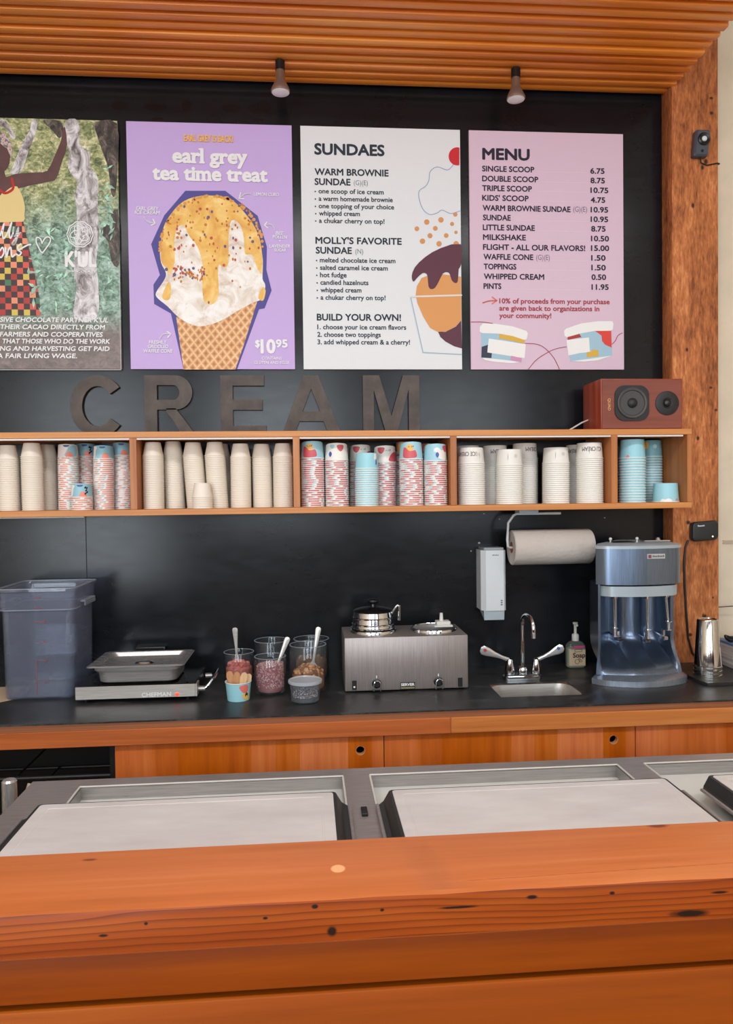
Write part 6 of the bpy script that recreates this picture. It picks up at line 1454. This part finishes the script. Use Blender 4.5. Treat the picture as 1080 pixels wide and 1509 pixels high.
# spoon rinse well at the cabinet's left end
p0 = atz(14, 1196, .80)
t = thing('dipper_well', 'steel scoop rinse well with an upright tube at the cabinet end', 'rinse well', (-.32, -.94, .62))
mb = MB(); mb.box(-.42, CX0-.006, -1.03, -.84, .62, .635); mb.box(-.42, -.416, -1.03, -.84, .635, .74); mb.box(CX0-.010, CX0-.006, -1.03, -.84, .635, .74); mb.box(-.416, CX0-.010, -1.03, -1.026, .635, .74); mb.box(-.416, CX0-.010, -.844, -.84, .635, .74); mb.box(-.36, -.30, -.96, -.90, .0, .62); build('basin', mb, brushed, t, smooth=0)
c = at(14, 1170, -.92)
mb = MB(); zt = at(14, 1148, -.92).z; r_ = (at(25, 1170, -.92).x-at(3, 1170, -.92).x)/2
mb.lathe([(r_, .635), (r_, zt-.006), (r_-.004, zt-.001), (r_-.010, zt), (0, zt+.001)], (c.x, -.92, 0), 28); build('tube', mb, steel('tube_steel', (214, 210, 206), .26, (40, 40, 2)), t)
p = at(45, 1155, -.86); q = at(37, 1180, -.88)
mb = MB(); mb.tube([(q.x-.012, -.895, .65), (q.x, -.88, q.z), (p.x, -.86, p.z)], [.006, .007, .0075], 10); setp(build('scoop_handle', mb, pbr('scoop_handle', (196, 170, 156), .4), loc=p), 'pale scoop handle leaning in the rinse well beside the cabinet', 'scoop')

# ================================================================ wooden serving bar
BZT = 1.05; BY0, BY1 = -1.905, -1.742; BZ0 = .990
kt = [(at(498, 1280, -1.85).x, -.0, .03, .02)]
p = atz(498, 1280, BZT)
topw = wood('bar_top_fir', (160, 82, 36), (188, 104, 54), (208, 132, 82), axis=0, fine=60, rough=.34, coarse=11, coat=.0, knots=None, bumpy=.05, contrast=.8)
fk = []
def K(px, py, rx, ry):
    q = at(px, py, BY0); fk.append((q.x, q.z, rx*.00086, ry*.00086))
for a in ((215, 1361, 4, 3.5), (152, 1379, 9, 3), (489, 1372, 9, 9.5), (391, 1353, 5, 3), (464, 1336, 6, 4), (563, 1341, 4, 3), (784, 1322, 11, 4), (674, 1337, 36, 2.6), (902, 1316, 6, 3.5), (1016, 1346, 36, 7.5), (1060, 1315, 18, 3)): K(*a)
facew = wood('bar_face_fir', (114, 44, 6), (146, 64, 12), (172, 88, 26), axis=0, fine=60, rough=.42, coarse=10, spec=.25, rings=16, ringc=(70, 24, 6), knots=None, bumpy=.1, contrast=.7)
def add_spots(mt, lst, col, plane, soft=.35, wob=.3):
    nt = mt.node_tree; b = nt.nodes['Principled BSDF']; lk = b.inputs['Base Color'].links[0]; src = lk.from_socket
    v = coord(nt, (1, 1, 1)); c, _ = spots(nt, src, lst, col, v, plane, soft, wob); nt.links.new(c, b.inputs['Base Color'])
t = thing('serving_bar', 'thick orange-brown wooden serving bar across the front with knots and cracks', 'bar counter', (.5, -1.8, 0))
OX, OY = .5, -1.8
add_spots(topw, [(p.x-OX, p.y-OY, .0165, .0165)], (184, 100, 54), (0, 1), .9, .1)
add_spots(topw, [(p.x-OX, p.y-OY, .0115, .0125)], (236, 164, 112), (0, 1), .25, .1)
cr = []
for i in range(14):
    q = atz(700+i*29, 1297-i*1.95, BZT); cr.append((q.x-OX, q.y-OY, .02, .0011))
add_spots(topw, cr, (150, 76, 40), (0, 1), .8, .1)
q1, q2 = atz(132, 1267, BZT), atz(970, 1217, BZT); add_spots(topw, [(q1.x-OX, q1.y-OY, .012, .004), (q2.x-OX, q2.y-OY, .022, .008)], (124, 58, 30), (0, 1), .6, .4)
add_spots(facew, [(a-OX, b_, ra, rb_) for a, b_, ra, rb_ in fk], (34, 18, 10), (0, 2), .45, .35)
mb = MB(); BX0, BX1 = -1.6, 2.6
n = 90; rng = random.Random(4)
ed = [rng.uniform(-1, 1) for _ in range(n+1)]
rows = []
for i in range(n+1):
    x = BX0+(BX1-BX0)*i/n; w = (ed[i]+ed[max(0, i-1)])*.0008
    rows.append([Vector((x, BY1, BZ0)), Vector((x, BY1, BZT)), Vector((x, BY0+.008+w, BZT)), Vector((x, BY0+.002+w, BZT-.0025+w*.4)), Vector((x, BY0, BZT-.009)), Vector((x, BY0+w*.4, BZ0+.004)), Vector((x, BY0+.004, BZ0+w*.3))])
mb.loft(rows)
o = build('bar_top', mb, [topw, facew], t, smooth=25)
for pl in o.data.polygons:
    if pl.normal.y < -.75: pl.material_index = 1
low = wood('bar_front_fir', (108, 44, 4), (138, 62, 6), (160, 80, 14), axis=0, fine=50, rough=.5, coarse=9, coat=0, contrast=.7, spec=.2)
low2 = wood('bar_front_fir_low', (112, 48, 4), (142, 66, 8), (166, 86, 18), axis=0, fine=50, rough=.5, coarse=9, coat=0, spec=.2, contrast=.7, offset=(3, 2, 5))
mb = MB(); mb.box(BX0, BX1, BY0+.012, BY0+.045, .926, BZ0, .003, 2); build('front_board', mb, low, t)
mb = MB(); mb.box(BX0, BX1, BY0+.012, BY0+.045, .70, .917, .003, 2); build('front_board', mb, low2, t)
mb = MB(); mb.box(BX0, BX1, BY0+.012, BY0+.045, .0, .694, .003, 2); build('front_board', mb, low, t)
mb = MB(); mb.box(BX0, BX1, BY0+.046, BY1-.01, 0, BZ0-.001); build('backing', mb, pbr('bar_backing', (70, 46, 30), .7), t, smooth=0)
